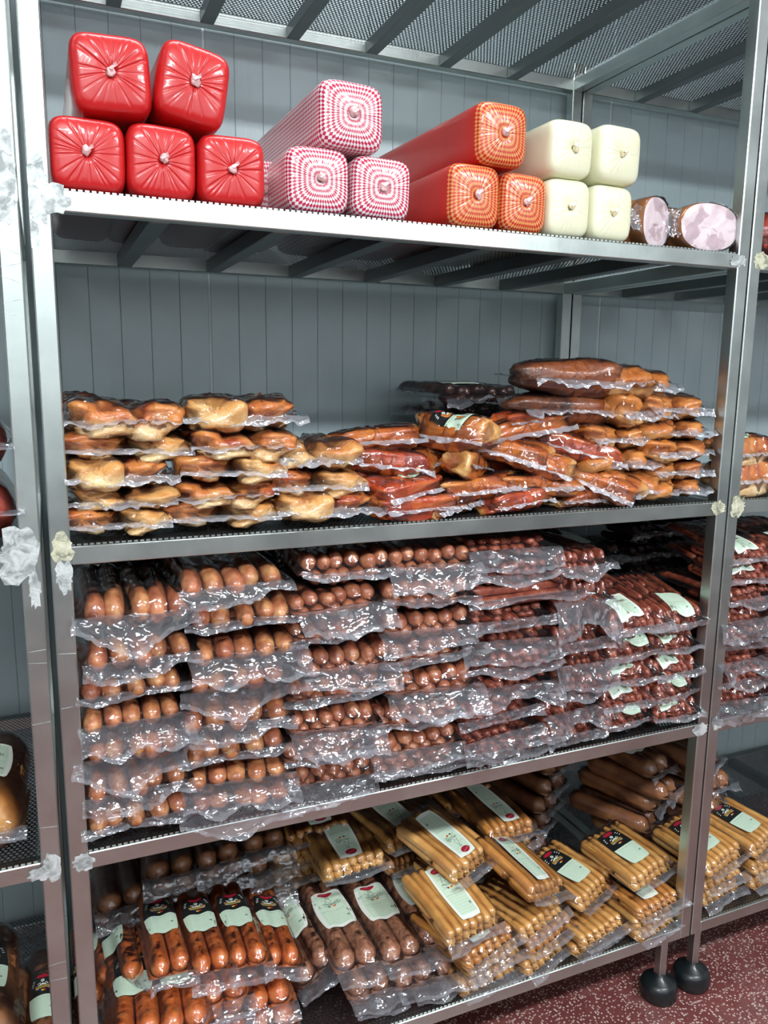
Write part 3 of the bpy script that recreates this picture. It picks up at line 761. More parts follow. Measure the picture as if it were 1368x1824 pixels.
# --- top shelf: ham loaves
def loaf_geo(hw, hh, L, seed, pleat=.0016, nseg=120, ex=5.0, front=.010):
    r = random.Random(seed); V = []; F = []; UV = []
    th = [r.uniform(0, 2*math.pi) for _ in range(7)]+[2*math.pi*k/17+r.uniform(-.08, .08) for k in range(17)]
    wd = [r.uniform(.016, .026) for _ in th]; st = [r.uniform(.5, 1.2) for _ in th]
    rho = [.02, .05, .09, .14, .2, .28, .36, .45, .54, .63, .72, .80, .87, .92, .955, .98, 1.0, 1.0, 1.0, 1.0, 1.0]
    dep = [.006, .0035, .0015, .0002, -.0008, -.0012, -.0012, -.001, -.0006, 0, .0008, .002, .0040, .0066, .0098, .014, .020, .05, .15, L*.5, L-.02]
    rho += [.97, .85, .4, .02]; dep += [L-.01, L-.003, L, L]
    R = (hw+hh)/2; s = 0; prev = (0, dep[0])
    for j, (q, d) in enumerate(zip(rho, dep)):
        s += math.hypot((q-prev[0])*R, d-prev[1]) if j else 0; prev = (q, d)
        for k in range(nseg+1):
            a = 2*math.pi*k/nseg; ca, sa = math.cos(a), math.sin(a)
            e_ = 2+(ex-2)*min(1, q*1.15)
            f = (abs(ca)**e_+abs(sa)**e_)**(-1/e_)
            x, z = ca*f*hw*q, sa*f*hh*q
            y = d
            if .03 < q < 1 and d < .02:
                w = min(1, (q-.03)*8)*max(0, min(1, (.97-q)*3.2)); g = 0
                for t, ww, ss in zip(th, wd, st):
                    da = (a-t+math.pi) % (2*math.pi)-math.pi; g += ss*math.exp(-(da/(ww*(1+.1/q)))**2)
                y += pleat*(g*w)
            x *= 1+.012*math.sin(3*a+seed)*(d > .015); z *= 1+.01*math.sin(2*a+seed*2)
            V.append((x, y, z)); UV.append((k/nseg, s))
    n = nseg+1
    for j in range(len(rho)-1):
        for k in range(nseg): F.append((j*n+k, j*n+k+1, (j+1)*n+k+1, (j+1)*n+k))
    return V, F, UV
LOAF = {}
def loaf(kind, x, z, w, h, yaw, roll, label, group, y=.012, L=.5, seed=1):
    mat, knot = {'red': ('casing_red', 'knot_pale'), 'pink': ('casing_checked', 'knot_pale'), 'tartan': ('casing_tartan', 'knot_pale'), 'cream': ('casing_cream', 'knot_cream')}[kind]
    t = empty('ham_loaf', (x, y, z), (0, roll, yaw)); tag(t, label, 'ham', group)
    V, F, UV = loaf_geo(w/2, h/2, L, seed, {'red': .0019, 'cream': .0006}.get(kind, .0008), 168 if kind == 'red' else 120)
    link('casing', V, F, MT[mat], t, True, uv=UV)
    r = random.Random(seed); V, F = lump_geo(.013, .008, .013, seed, e=.9, amp=.45, nu=14, nv=8)
    o = link('knot', V, F, MT[knot], t); o.location = (r.uniform(-.003, .003), -.002, r.uniform(-.002, .004))
    V, F = ribbon([(-.003, .002), (.002, .006), (.006, .008), (.004, .011)], .005)
    V = [(a, -.003-.004*(i % 2)-.2*abs(b-.01), b) for i, (a, b) in enumerate(V)]
    link('casing_tail', V, F, MT[knot], t)
    return t
zb = Z1+.0035
loaf('red', .0845, zb+.0535, .107, .107, -.02, .01, 'glossy red ham loaf, bottom row against the left post', 'red ham loaves', seed=1)
loaf('red', .1915, zb+.0545, .104, .109, .0, .02, 'glossy red ham loaf, middle of the bottom row of three', 'red ham loaves', seed=2)
loaf('red', .3000, zb+.0535, .107, .107, .0, .0, 'glossy red ham loaf, bottom row beside the pink checked loaves', 'red ham loaves', seed=3)
loaf('red', .1230, zb+.109+.061, .114, .112, .0, -.04, 'glossy red ham loaf in the upper row nearest the left post', 'red ham loaves', seed=4)
loaf('red', .2430, zb+.109+.064, .108, .114, .02, .16, 'tilted glossy red ham loaf, right one of the upper row', 'red ham loaves', seed=5)
loaf('pink', .4440, zb+.054, .110, .105, .03, .0, 'pink and white checked ham loaf, bottom left of its pile of three', 'checked ham loaves', seed=6)
loaf('pink', .5575, zb+.052, .108, .103, .0, .03, 'pink and white checked ham loaf, bottom right, touching the red loaf', 'checked ham loaves', seed=7)
loaf('pink', .5020, zb+.107+.054, .116, .108, .03, .0, 'pink and white checked ham loaf lying on top of two others', 'checked ham loaves', seed=8)
loaf('pink', .3860, zb+.054, .100, .106, .0, .0, 'pink and white checked ham loaf pushed back behind the red loaves', 'checked ham loaves', y=.13, L=.42, seed=9)
loaf('tartan', .7390, zb+.0565, .107, .112, .05, .0, 'red ham loaf with orange checked end, bottom left of three', 'orange checked ham loaves', seed=10)
loaf('tartan', .8430, zb+.0535, .098, .106, .02, .02, 'red ham loaf with orange checked end, bottom right beside cream loaves', 'orange checked ham loaves', seed=11)
loaf('tartan', .7920, zb+.113+.054, .108, .108, .06, .0, 'red ham loaf with orange checked end, on top of two others', 'orange checked ham loaves', seed=12)
loaf('cream', .9420, zb+.054, .099, .107, .02, .0, 'cream ham loaf, lower left of the block of four', 'cream ham loaves', seed=13)
loaf('cream', 1.0430, zb+.053, .099, .105, .0, .0, 'cream ham loaf, lower right, beside the cut ham', 'cream ham loaves', seed=14)
loaf('cream', .9420, zb+.108+.052, .100, .102, .03, .0, 'cream ham loaf, upper left, touching the orange checked loaf', 'cream ham loaves', seed=15)
loaf('cream', 1.0560, zb+.107+.055, .104, .108, .06, .02, 'cream ham loaf, upper right, free on its right side', 'cream ham loaves', seed=16)
def cut_ham(x, y, w, h, L, yaw, label, seed, z=None):
    t = empty('cut_ham', (x, y, (z or zb)+h/2), (0, 0, yaw)); tag(t, label, 'ham', 'cut hams')
    n = 40; rows = [(0.985, 0), (1, .003), (1.02, .03), (1.0, L*.5), (.92, L*.8), (.6, L*.97), (.1, L)]; V = []; F = []
    for q, d in rows:
        for k in range(n):
            a = 2*math.pi*k/n; e_ = 2.35; f = (abs(math.cos(a))**e_+abs(math.sin(a))**e_)**(-1/e_)
            V.append((math.cos(a)*f*w/2*q, d, math.sin(a)*f*h/2*q))
    for j in range(len(rows)-1):
        for k in range(n): F.append((j*n+k, j*n+(k+1) % n, (j+1)*n+(k+1) % n, (j+1)*n+k))
    F.append(tuple(range((len(rows)-1)*n, len(rows)*n)))
    link('rind', V, F, MT['knuckle_rind'], t)
    V = [(0, 0, 0)]; F = []
    for j in range(1, 7):
        for k in range(n):
            a = 2*math.pi*k/n; e_ = 2.35; f = (abs(math.cos(a))**e_+abs(math.sin(a))**e_)**(-1/e_); q = j/6*.985
            x_, z_ = math.cos(a)*f*w/2*q, math.sin(a)*f*h/2*q
            V.append((x_, -.0015*(1-(j/6)**4)-.0008*float(vnoise(x_*60, z_*60, seed)), z_))
    for k in range(n): F.append((0, 1+(k+1) % n, 1+k))
    for j in range(5):
        for k in range(n): F.append((1+j*n+k, 1+j*n+(k+1) % n, 1+(j+1)*n+(k+1) % n, 1+(j+1)*n+k))
    link('cut_face', V, F, MT['ham_cut'], t)
    V = []; F = []; m_ = 9; nn = 60; rim = []
    for j in range(m_+4):
        for k in range(nn):
            a = 2*math.pi*k/nn; q = min(j/m_, 1.0)*1.035; e_ = 2.35; f = (abs(math.cos(a))**e_+abs(math.sin(a))**e_)**(-1/e_)
            x_, z_ = math.cos(a)*f*w/2*q, math.sin(a)*f*h/2*q; y_ = -.0045 if j <= m_ else -.0045+.012*(j-m_)
            y_ += float(ridged(x_*55, z_*55, seed, seed, 3))*.0016
            V.append((x_, y_, z_*(1 if j <= m_ else 1.01)))
    for j in range(m_+3):
        for k in range(nn): F.append((j*nn+k, (j+1)*nn+k, (j+1)*nn+(k+1) % nn, j*nn+(k+1) % nn))
    link('film', V, F, MT['film'], t)
    # twist of loose film at the side
    V = []; F = []
    for j in range(9):
        for k in range(12):
            u = k/11; v = j/8; V.append((-w*.48-.022*u+.004*float(vnoise(u*5, v*5, 1, seed)), .004+.03*u*v+.004*float(ridged(u*4, v*6, 0, seed)), -h*.25+v*h*.55+.006*float(vnoise(u*6, v*4, 5, seed))))
    for j in range(8):
        for k in range(11): F.append((j*12+k, j*12+k+1, (j+1)*12+k+1, (j+1)*12+k))
    link('film_twist', V, F, MT['film_flange'], t)
simple('knuckle_rind', (.50, .20, .055), .35, coat=.6)
cut_ham(1.168, .035, .092, .098, .24, .28, 'cut ham with small pale mottled face beside the cream loaves', 3)
cut_ham(1.292, .016, .150, .094, .16, -.03, 'wide cut ham with mottled pink face beside the right post', 4)
def long_ham(name, label, x, y, z, w, l, h, yaw, mat, cat='meat', seed=3, taper=.2, grp=None, e=.8):
    t = empty(name, (x, y, z), (0, 0, yaw)); tag(t, label, cat, grp)
    V, F = lump_geo(w, l, h, seed, e=e, amp=.08, taper=taper); link('meat', V, F, MT[mat], t); B = [(v[0]*.92, v[1]*.92, v[2]*.92, .006) for v in V]
    V, F, S, mi = film_geo(B, -w/2, w/2, -l/2, l/2, .018, .006, .01, seed, 30, .004); film_obj(t, V, F, mi); return t
long_ham('smoked_ham', 'long orange-brown smoked ham lying behind the two cut hams', 1.36, .27, zb+.075, .30, .11, .13, .12, 'knuckle', 'ham', 8)
long_ham('smoked_ham', 'orange-brown smoked sausage at the right edge of the top shelf', 1.52, .06, zb+.05, .16, .08, .09, .1, 'casing_redbrown', 'sausage', 9)
UP = ['lowest', 'second', 'third', 'fourth', 'fifth', 'sixth', 'seventh', 'eighth']
# --- second shelf: pork hocks, ribs, knuckles
def HK(seed, a='hock', b='hock', **k):
    r = random.Random(seed); u = lambda q: r.uniform(-q, q)
    pcs = [(.104, .17, .054, -.046+u(.004), .088, .027, a, u(.15), dict(e=.58, amp=.24, bend=0)), (.098, .165, .052, .046+u(.004), .084+u(.006), .026+u(.003), b, u(.2), dict(e=.56, amp=.26))]
    return proto(meat_pack('pork_hock_pack', pcs, seed, -.096, .096, .175, .013, .007, None, 50), .185, .050)
hocks = [HK(21, 'hock', 'hock_pale'), HK(22, 'hock_pale', 'hock'), HK(23, 'hock_pale', 'hock_pale'), HK(24, 'hock', 'hock')]
HOCK_STACKS = [
  [(0.126, 1.424, 0.177, 0.050), (0.128, 1.382, 0.187, 0.044), (0.114, 1.337, 0.162, 0.046), (0.112, 1.302, 0.159, 0.040), (0.106, 1.262, 0.151, 0.044)],
  [(0.316, 1.426, 0.195, 0.047), (0.315, 1.385, 0.177, 0.045), (0.291, 1.342, 0.164, 0.043), (0.280, 1.304, 0.166, 0.042), (0.274, 1.262, 0.181, 0.046)],
  [(0.436, 1.353, 0.165, 0.044), (0.447, 1.307, 0.169, 0.047), (0.465, 1.262, 0.190, 0.047)]]
r = random.Random(5); order = [3, 0, 1, 2, 0, 1, 3, 0, 3, 0, 2, 0, 1]; q = 0
for si, (st, sn) in enumerate(zip(HOCK_STACKS, ['stack against the left post', 'second stack from the left', 'low stack by the ribs'])):
    for k, (x, z, w, h) in enumerate(st):
        p = hocks[order[q]]; q += 1
        p.put((x, .012+r.uniform(-.010, .01), z+.001+(.0035 if k == len(st)-1 else 0)), (.02, r.uniform(-.02, .02), r.uniform(-.06, .08)), (w/p.w, 1.15, min(((st[k-1][1]-z) if k else h+.004)*1.34, .066)/p.h), 'sealed pack of smoked pork hocks, %s, %s' % (rank(k, len(st)), sn), 'meat', 'pork hock packs')
def RB(seed, mat, l=.19, label=None, two=False):
    r = random.Random(seed)
    pcs = [(l, .068, .052, 0, .045, .027, mat, 0, dict(e=.42, amp=.22, taper=r.uniform(-.3, .3), bend=r.uniform(-.2, .1)))]
    if two: pcs.append((l*.9, .05, .04, .004, .10, .022, mat, .08, dict(e=.5, amp=.12)))
    return proto(meat_pack('smoked_rib_pack', pcs, seed, -l/2, l/2, .13 if two else .085, .010, .006, label, 45), l, .05)
ribs = [RB(31, 'rib'), RB(32, 'rib_red'), RB(33, 'rib', .15), RB(34, 'rib_red', .15, (.02, .045, .05, .032, 'plain', False, 0, 'pill')), RB(35, 'rib', .19, (-.01, .05, .05, .036, 'plain', False, 0, 'pill')), RB(36, 'rib', .15, (0, .045, .060, .075, 'black', False, 1.35, 'rect'))]
# x, y, z, length, height, yaw, roll, tilt, prototype, look
RIBS = [
 (.577, .06, 1.385, .195, .046, .03, -.04, 0, 0, 'long glossy orange rib on top at the left end of the heap'),
 (.600, .05, 1.332, .150, .055, -.25, .12, .1, 1, 'dark red glazed pork piece under the long rib'),
 (.713, .05, 1.382, .150, .062, -.95, .05, .25, 5, 'glazed rib piece with a black and green label'),
 (.706, .075, 1.338, .120, .050, .5, -.15, .1, 2, 'orange rib with pale knuckle end below the labelled piece'),
 (.785, .05, 1.325, .135, .055, .7, .2, .2, 2, 'stubby glazed rib in the middle of the heap'),
 (.906, .055, 1.392, .235, .052, .08, -.12, .05, 0, 'longest glossy rib lying across the upper heap'),
 (.840, .04, 1.352, .150, .050, -.55, .25, .15, 0, 'rib with a broad cream bone end pointing forward'),
 (1.022, .04, 1.348, .185, .055, -.3, .25, .1, 1, 'red glazed rib sloping down to the right'),
 (.925, .035, 1.326, .110, .045, -.7, .3, .2, 2, 'short rib with pale oval cut end'),
 (.783, .02, 1.288, .160, .046, .05, -.06, .05, 4, 'pale rib pack with a round green label'),
 (.925, .02, 1.286, .165, .048, -.05, 0, .05, 4, 'rib pack with green label tucked under its fold'),
 (1.041, .03, 1.285, .170, .050, -.75, .35, .15, 0, 'orange rib slanting steeply towards the knuckles'),
 (.628, .01, 1.290, .130, .046, .35, -.1, .15, 3, 'red piece with green label beside the hocks'),
 (.640, .00, 1.262, .150, .046, .15, 0, .05, 3, 'low red glazed piece overhanging the rail'),
 (.735, .02, 1.262, .140, .044, .4, -.1, .1, 0, 'amber rib on the wire at the foot of the heap'),
 (.868, .00, 1.262, .135, .044, .12, -.08, .08, 1, 'small red rib lying on the shelf edge'),
 (1.030, .02, 1.262, .120, .036, .02, 0, 0, 0, 'short pale rib lying on the rail near the knuckles'),
 (.599, .08, 1.305, .150, .045, .1, 0, 0, 1, 'dark rib buried behind the red pieces'),
 (.550, .10, 1.344, .120, .050, .3, 0, 0, 2, 'brown rib behind the left end of the long one'),
 (.965, .07, 1.425, .200, .040, .1, -.08, 0, 1, 'rib in shadow just below the dark shanks'),
 (.690, .12, 1.290, .170, .060, .1, 0, 0, 0, 'rib deep in the middle of the heap'),
 (.850, .12, 1.290, .180, .070, .1, 0, 0, 1, 'red rib deep behind the short ones'),
 (1.000, .12, 1.285, .180, .075, -.1, 0, 0, 0, 'rib deep behind the sloping red one'),
 (.780, .13, 1.350, .170, .050, .1, 0, 0, 1, 'glazed rib behind the black label piece'),
 (1.050, .12, 1.375, .150, .060, .1, 0, 0, 1, 'dark glazed piece beside the top knuckle stack')]
for x, y, z, l, h, yaw, roll, tilt, pi, look in RIBS:
    p = ribs[pi]; p.put((x+.01*math.sin(yaw), y, z), (tilt, roll, yaw), (l/p.w, 1.0, h*1.08/p.h), look, 'meat', 'glazed rib packs')
def KN(seed, mat='knuckle', shank=False):
    r = random.Random(seed); u = lambda q: r.uniform(-q, q)
    if shank: pcs = [(.24, .10, .068, -.02, .08, .034, 'shank', -.15, dict(e=.72, amp=.12, taper=-.5)), (.13, .15, .060, .10, .09, .030, mat, .1, dict(e=.65, amp=.12))]
    else: pcs = [(.108, .17, .058, -.048+u(.004), .09, .029, mat, u(.2), dict(e=.58, amp=.22)), (.102, .16, .054, .05, .086, .026, mat, u(.2), dict(e=.7, amp=.13))]
    return proto(meat_pack('pork_knuckle_pack', pcs, seed, -.14 if shank else -.10, .165 if shank else .10, .18, .018, .009, None, 45), .30 if shank else .195, .055)
kn = [KN(41), KN(42), KN(43)]; sh = [KN(44, shank=True), KN(45, shank=True)]
sh[0].put((1.040, .03, 1.484), (.04, .03, -.05), (1.0, 1, 1.12), 'topmost pack with dark brown pork shank, right of the rib heap', 'meat', 'pork knuckle packs')
sh[1].put((1.030, .05, 1.428), (.04, .02, .0), (1.0, 1, 1.0), 'pack with blackened shank end, second from top, over the ribs', 'meat', 'pork knuckle packs')
kn[0].put((1.225, .08, 1.482), (.05, 0, .1), (.9, 1, 1.1), 'smooth orange-brown knuckle pack, topmost beside the right post', 'meat', 'pork knuckle packs')
KST = [[(1.185, .05, 1.425, .15, .058), (1.126, .05, 1.375, .165, .052), (1.130, .05, 1.322, .165, .055), (1.146, .03, 1.262, .150, .058)],
       [(1.272, .05, 1.435, .160, .052), (1.272, .04, 1.392, .165, .046), (1.272, .03, 1.350, .160, .046), (1.272, .03, 1.306, .160, .046), (1.270, .03, 1.262, .160, .050)]]
for st, sn in zip(KST, ['inner knuckle stack', 'knuckle stack against the right post']):
    for k, (x, y, z, w, h) in enumerate(st):
        p = kn[(k+len(st)) % 3]; p.put((x, y-.02, z+.001+(.0035 if k == len(st)-1 else 0)), (.03, r.uniform(-.025, .025), r.uniform(-.05, .12)), (w/p.w, 1.05, ((st[k-1][2]-z) if k else h)*1.3/p.h), 'orange-brown pork knuckle pack, %s, %s' % (rank(k+1, 99) if k < len(st)-1 else 'lowest', sn), 'meat', 'pork knuckle packs')

# --- third shelf: sausage packs
pa = [proto(link_pack('a', s), .175, .068) for s in (51, 52, 53, 54)]
pb = [proto(link_pack('b', s), .180, .064) for s in (61, 62, 63, 64)]
pc = [proto(link_pack('c', s), .170, .056) for s in (71, 72, 73, 74)]
pd = [proto(link_pack('d', 81), .28, .045)]
pl = [proto(link_pack('l', s, label=(dx, .055, .072, .075, st, False, yw, 'rect')), .165, .058) for s, dx, st, yw in ((91, -.02, 'light', .1), (92, .02, 'plain', -.15), (93, -.03, 'plain', .2))]
PK = {'a': pa, 'b': pb, 'c': pc, 'd': pd, 'l': pl}
SAUSAGE_STACKS = [
  [('a', .125, 1.098, .170, .081), ('a', .130, 1.035, .165, .073), ('a', .118, .983, .160, .060), ('a', .116, .926, .160, .066), ('a', .112, .865, .158, .068), ('a', .117, .800, .160, .070), ('a', .114, .743, .166, .062)],
  [('a', .290, 1.139, .178, .065), ('a', .304, 1.076, .173, .066), ('a', .309, 1.018, .182, .060), ('a', .292, .959, .170, .062), ('a', .285, .892, .182, .070), ('a', .282, .836, .176, .060), ('a', .290, .785, .180, .056), ('a', .289, .743, .181, .052)],
  [('b', .500, 1.143, .175, .067), ('b', .478, 1.087, .179, .066), ('b', .473, 1.035, .165, .060), ('b', .488, .973, .178, .068), ('b', .474, .916, .185, .063), ('b', .465, .860, .165, .063), ('b', .460, .800, .165, .065), ('b', .461, .743, .176, .062)],
  [('b', .667, 1.146, .171, .061), ('b', .657, 1.085, .182, .060), ('b', .656, 1.025, .185, .062), ('b', .660, .962, .183, .062), ('b', .668, .900, .185, .063), ('b', .640, .842, .184, .060), ('b', .636, .790, .182, .055), ('b', .638, .743, .185, .052)],
  [('c', .844, 1.163, .195, .046), ('c', .846, 1.115, .190, .052), ('d', .890, 1.069, .270, .045), ('c', .846, 1.022, .195, .050), ('c', .843, .973, .195, .052), ('c', .853, .923, .200, .052), ('c', .860, .872, .200, .054), ('c', .828, .826, .185, .050), ('c', .830, .782, .185, .048), ('c', .834, .743, .190, .044)],
  [('c', 1.014, 1.105, .140, .066), ('c', 1.022, 1.008, .140, .055), ('c', 1.023, .953, .140, .057), ('c', 1.026, .897, .135, .058), ('c', 1.024, .845, .140, .056), ('c', 1.012, .793, .150, .056), ('c', 1.012, .743, .150, .054)],
  [('l', 1.165, .962, .155, .068), ('l', 1.158, .903, .150, .062), ('l', 1.158, .848, .145, .058), ('l', 1.160, .793, .149, .060), ('l', 1.158, .743, .145, .054)],
  [('l', 1.287, .955, .128, .062), ('l', 1.287, .901, .128, .056), ('l', 1.287, .848, .128, .056), ('l', 1.287, .795, .128, .056), ('l', 1.287, .743, .128, .054)]]
SN = ['stack against the left post', 'second stack from left', 'third stack from left', 'fourth stack from left', 'fifth stack from left', 'sixth stack from left', 'inner labelled stack', 'stack by the right post']
LOOK = {'a': 'clear pack of fat golden-brown sausages', 'b': 'clear pack of short round brown sausages', 'c': 'clear pack of thin reddish sausages', 'd': 'pack of long straight thin sausages', 'l': 'thin red sausages, green label'}
GR = {'a': 'fat sausage packs', 'b': 'round sausage packs', 'c': 'thin sausage packs', 'd': 'thin sausage packs', 'l': 'labelled thin sausage packs'}
r = random.Random(11)
for si, st in enumerate(SAUSAGE_STACKS):
    for k, (kd, x, z, w, h) in enumerate(st):
        P_ = PK[kd]; p = P_[(k+si) % len(P_)]; tl = .03 if kd != 'l' else .19
        lift = .0 if kd != 'l' else 0
        p.put((x, (.008 if kd != 'l' else .0)+r.uniform(-.014, .008), z+.001+(.0035 if k == len(st)-1 else 0)), (tl+r.uniform(-.01, .01), r.uniform(-.035, .035), r.uniform(-.13, .13)), (w/p.w*r.choice([1, -1]) if kd not in 'l' else w/p.w, 1.05, ((st[k-1][2]-z) if k else h)*1.02/p.h),
              '%s, %s, %s' % (LOOK[kd], rank(k, len(st)), SN[si]), 'sausages', GR[kd])
# rear row of the same shelf, in shadow
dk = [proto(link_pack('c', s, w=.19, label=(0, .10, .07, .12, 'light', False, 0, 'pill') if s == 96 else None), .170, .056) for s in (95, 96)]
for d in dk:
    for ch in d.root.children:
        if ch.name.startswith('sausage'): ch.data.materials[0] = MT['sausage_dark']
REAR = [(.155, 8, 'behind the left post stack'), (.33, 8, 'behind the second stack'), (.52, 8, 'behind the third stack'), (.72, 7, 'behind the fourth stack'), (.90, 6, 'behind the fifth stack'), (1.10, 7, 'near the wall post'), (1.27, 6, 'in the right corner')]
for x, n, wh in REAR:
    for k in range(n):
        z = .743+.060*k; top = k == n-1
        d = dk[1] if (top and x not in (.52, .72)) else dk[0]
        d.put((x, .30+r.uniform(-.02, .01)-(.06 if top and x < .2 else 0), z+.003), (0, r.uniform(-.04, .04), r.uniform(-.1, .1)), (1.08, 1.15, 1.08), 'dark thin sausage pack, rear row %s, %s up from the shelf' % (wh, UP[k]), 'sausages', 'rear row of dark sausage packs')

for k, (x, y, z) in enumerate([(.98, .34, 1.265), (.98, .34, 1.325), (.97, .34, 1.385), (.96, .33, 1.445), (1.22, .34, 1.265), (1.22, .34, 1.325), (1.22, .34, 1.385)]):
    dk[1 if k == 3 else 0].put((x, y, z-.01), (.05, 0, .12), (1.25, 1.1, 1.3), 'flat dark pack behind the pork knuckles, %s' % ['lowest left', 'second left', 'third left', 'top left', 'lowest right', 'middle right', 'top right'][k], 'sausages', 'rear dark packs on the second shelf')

# --- bottom shelf
tw = [proto(twin_pack(s, 'sausage_orange', 'black'), .086, .044) for s in (101, 102, 103)]
tc = [proto(twin_pack(s, 'sausage_coarse', 'light', L=.29, R=.023, flap=.045), .094, .047) for s in (111, 112)]
def put_twin(p, x, y, z, yaw, roll, tilt, label, group, s=(1, 1, 1)): p.put((x, y, z+.002), (tilt, roll, yaw), s, label, 'sausages', group)
TW = [(.172, .105, .358, .04, .04, .02, 'uppermost orange twin pack, leftmost of the three facing labels'), (.246, .090, .352, .02, .06, .0, 'orange twin pack, middle of the three facing labels'), (.318, .085, .346, .0, .06, .0, 'orange twin pack, rightmost of the three facing labels'), (.386, .090, .318, -.02, .28, .0, 'orange twin pack tilted beside the coarse brown sausages'),
      (.103, .15, .322, .04, -.75, .0, 'orange twin pack leaning on edge left of the facing three'), (.066, .19, .294, .03, -1.0, .0, 'orange twin pack on edge, second from the left post'), (.046, .19, .236, .02, -1.1, 0, 'orange twin pack on edge against the left post')]
for k, (x, y, z, yaw, roll, tilt, lb) in enumerate(TW): put_twin(tw[k % 3], x, y, z, yaw, roll, tilt, lb, 'orange twin sausage packs', (.86, 1, 1))
r = random.Random(4)
for j, z in enumerate([.307, .261, .215]):
    for i, x in enumerate([.095, .18, .265, .35]):
        if j == 0 and i == 3: continue
        put_twin(tw[(i+j) % 3], x+.012*j*(i-1.5)*.2, .03+r.uniform(-.02, .03)+.01*j, z, r.uniform(-.06, .06), r.uniform(-.05, .05), 0, 'orange twin pack below the labelled ones, %s layer, %s' % (['upper', 'middle', 'bottom'][j], ['leftmost', 'second from left', 'third from left', 'rightmost'][i]), 'orange twin sausage packs')
TC = [(0.548, 0.065, 0.285, .03, 0, .03, 'coarse brown twin pack, leftmost of the three pale green labels'), (0.648, 0.055, 0.282, .02, 0, .03, 'coarse brown twin pack, middle of the three pale green labels'), (0.745, 0.070, 0.280, .0, .05, .03, 'coarse brown twin pack partly under the frankfurters'),
      (0.480, 0.110, 0.262, .05, -.55, 0, 'coarse brown twin pack tipped against the orange ones'), (0.568, 0.040, 0.236, 0, 0, 0, 'coarse brown twin pack in the second layer, left'), (0.666, 0.030, 0.236, .03, 0, 0, 'coarse brown twin pack in the second layer, middle'), (0.763, 0.030, 0.232, 0, 0, 0, 'coarse brown twin pack in the second layer, right'),
      (0.578, 0.050, 0.213, 0, 0, 0, 'coarse brown twin pack on the shelf, left'), (0.708, 0.040, 0.213, 0, 0, 0, 'coarse brown twin pack on the shelf, right')]
for k, (x, y, z, yaw, roll, tilt, lb) in enumerate(TC):
    pass
    put_twin(tc[k % 2], x, y, z+(.0 if k < 7 else 0), yaw, roll, tilt, lb, 'coarse twin sausage packs')
# dark thick sausages stacked behind
tk = [proto(twin_pack(s, 'sausage_thick', 'light', L=.28, R=.025, flap=.05, lab=(s == 122)), .1, .05) for s in (121, 122)]
n_ = 0
for j in range(5):
    for i, x in enumerate([.09, .20, .31, .42]):
        if j == 4 and i in (0,): continue
        put_twin(tk[1 if (j == 4 and i == 3) else 0], x+.01*(j % 2), .335+r.uniform(-.02, .02), .213+.052*j, r.uniform(-.1, .1), 0, 0, 'brown twin pack in the shadow at the back, %s layer, %s' % (['bottom', 'second', 'third', 'fourth', 'top'][j], ['leftmost', 'second from left', 'third from left', 'rightmost'][i]), 'rear brown twin packs')
# frankfurters
fk = [proto(frank_pack(131, style='light'), .162, .041), proto(frank_pack(132, style='light', flip=True), .162, .041), proto(frank_pack(133, 'frankfurter_orange', 'light'), .162, .041),
      proto(frank_pack(134, style='black', L=.19, strip=False), .162, .041), proto(frank_pack(135, lab=False, L=.19), .162, .041), proto(frank_pack(136, 'frankfurter_orange', style='light', flip=True, bend=.02), .162, .041)]
FR = [ # proto, x, y, z, yaw, roll, tilt, scale, label
 (0, 0.782, 0.005, 0.345, .28, .10, .30, .95, 'frankfurter pack facing front with green label and red badge'),
 (1, 0.841, 0.120, 0.410, .50, .05, .30, .98, 'frankfurter pack above it with the label upside down'),
 (2, 0.991, 0.045, 0.350, .45, .35, .30, .98, 'frankfurter pack sloping right with long green label'),
 (5, 1.001, 0.200, 0.405, .30, .20, .20, 1.0, 'arched frankfurter pack at the back with label strip'),
 (1, 0.766, 0.270, 0.410, .35, 0, .15, 1.0, 'frankfurter pack in shadow behind the upside down label'),
 (5, 0.966, 0.330, 0.430, .3, 0, .1, 1.0, 'rearmost frankfurter pack under the shelf above'),
 (3, 1.161, 0.070, 0.285, .42, .05, .12, 1.0, 'frankfurter pack with black label, left of the two small piles'),
 (3, 1.311, 0.045, 0.310, .25, .0, .12, 1.0, 'frankfurter pack with black label beside the right post'),
 (1, 0.600, 0.230, 0.395, .10, 0, .2, .95, 'frankfurter pack with upside down label in the dark back'),
 (5, 0.556, 0.330, 0.430, .08, 0, .1, .95, 'frankfurter pack at the back under the rail, left'),
 (2, 0.745, 0.260, 0.350, .5, .25, .2, .9, 'frankfurter pack wedged over the coarse sausages'),
]
for pi, x, y, z, yaw, roll, tilt, s, lb in FR: fk[pi].put((x, y, z), (tilt, roll, yaw), (s, s, s), lb, 'sausages', 'frankfurter packs')
r = random.Random(21)
FST = [(0.840, 0.020, [.213, .253, .293], 'front left pile', .25), (0.995, 0.040, [.213, .252, .290], 'middle pile', .3), (1.135, 0.030, [.213, .245], 'third pile', .3), (1.285, 0.025, [.213, .242, .270], 'pile at the right post', .2),
       (0.850, 0.230, [.213, .253, .293, .333], 'rear left pile', .3), (1.020, 0.260, [.213, .253, .293, .333], 'rear middle pile', .3)]
for x, y, zs, nm, yw in FST:
    for k, z in enumerate(zs):
        sc_ = .95 if x < 1.05 else .9
        fk[[4, 0, 2, 4][(k+int(x*10)) % 4]].put((x+r.uniform(-.012, .012), y-.02+r.uniform(-.012, .012), z), (r.uniform(0, .04), r.uniform(-.03, .03), yw+r.uniform(-.12, .12)), (sc_, 1, sc_*(.95 if x < 1.05 else .75)), 'frankfurter pack in the %s, %s' % (nm, ['resting on the shelf', 'second layer', 'third layer', 'fourth layer'][k]), 'sausages', 'frankfurter packs')
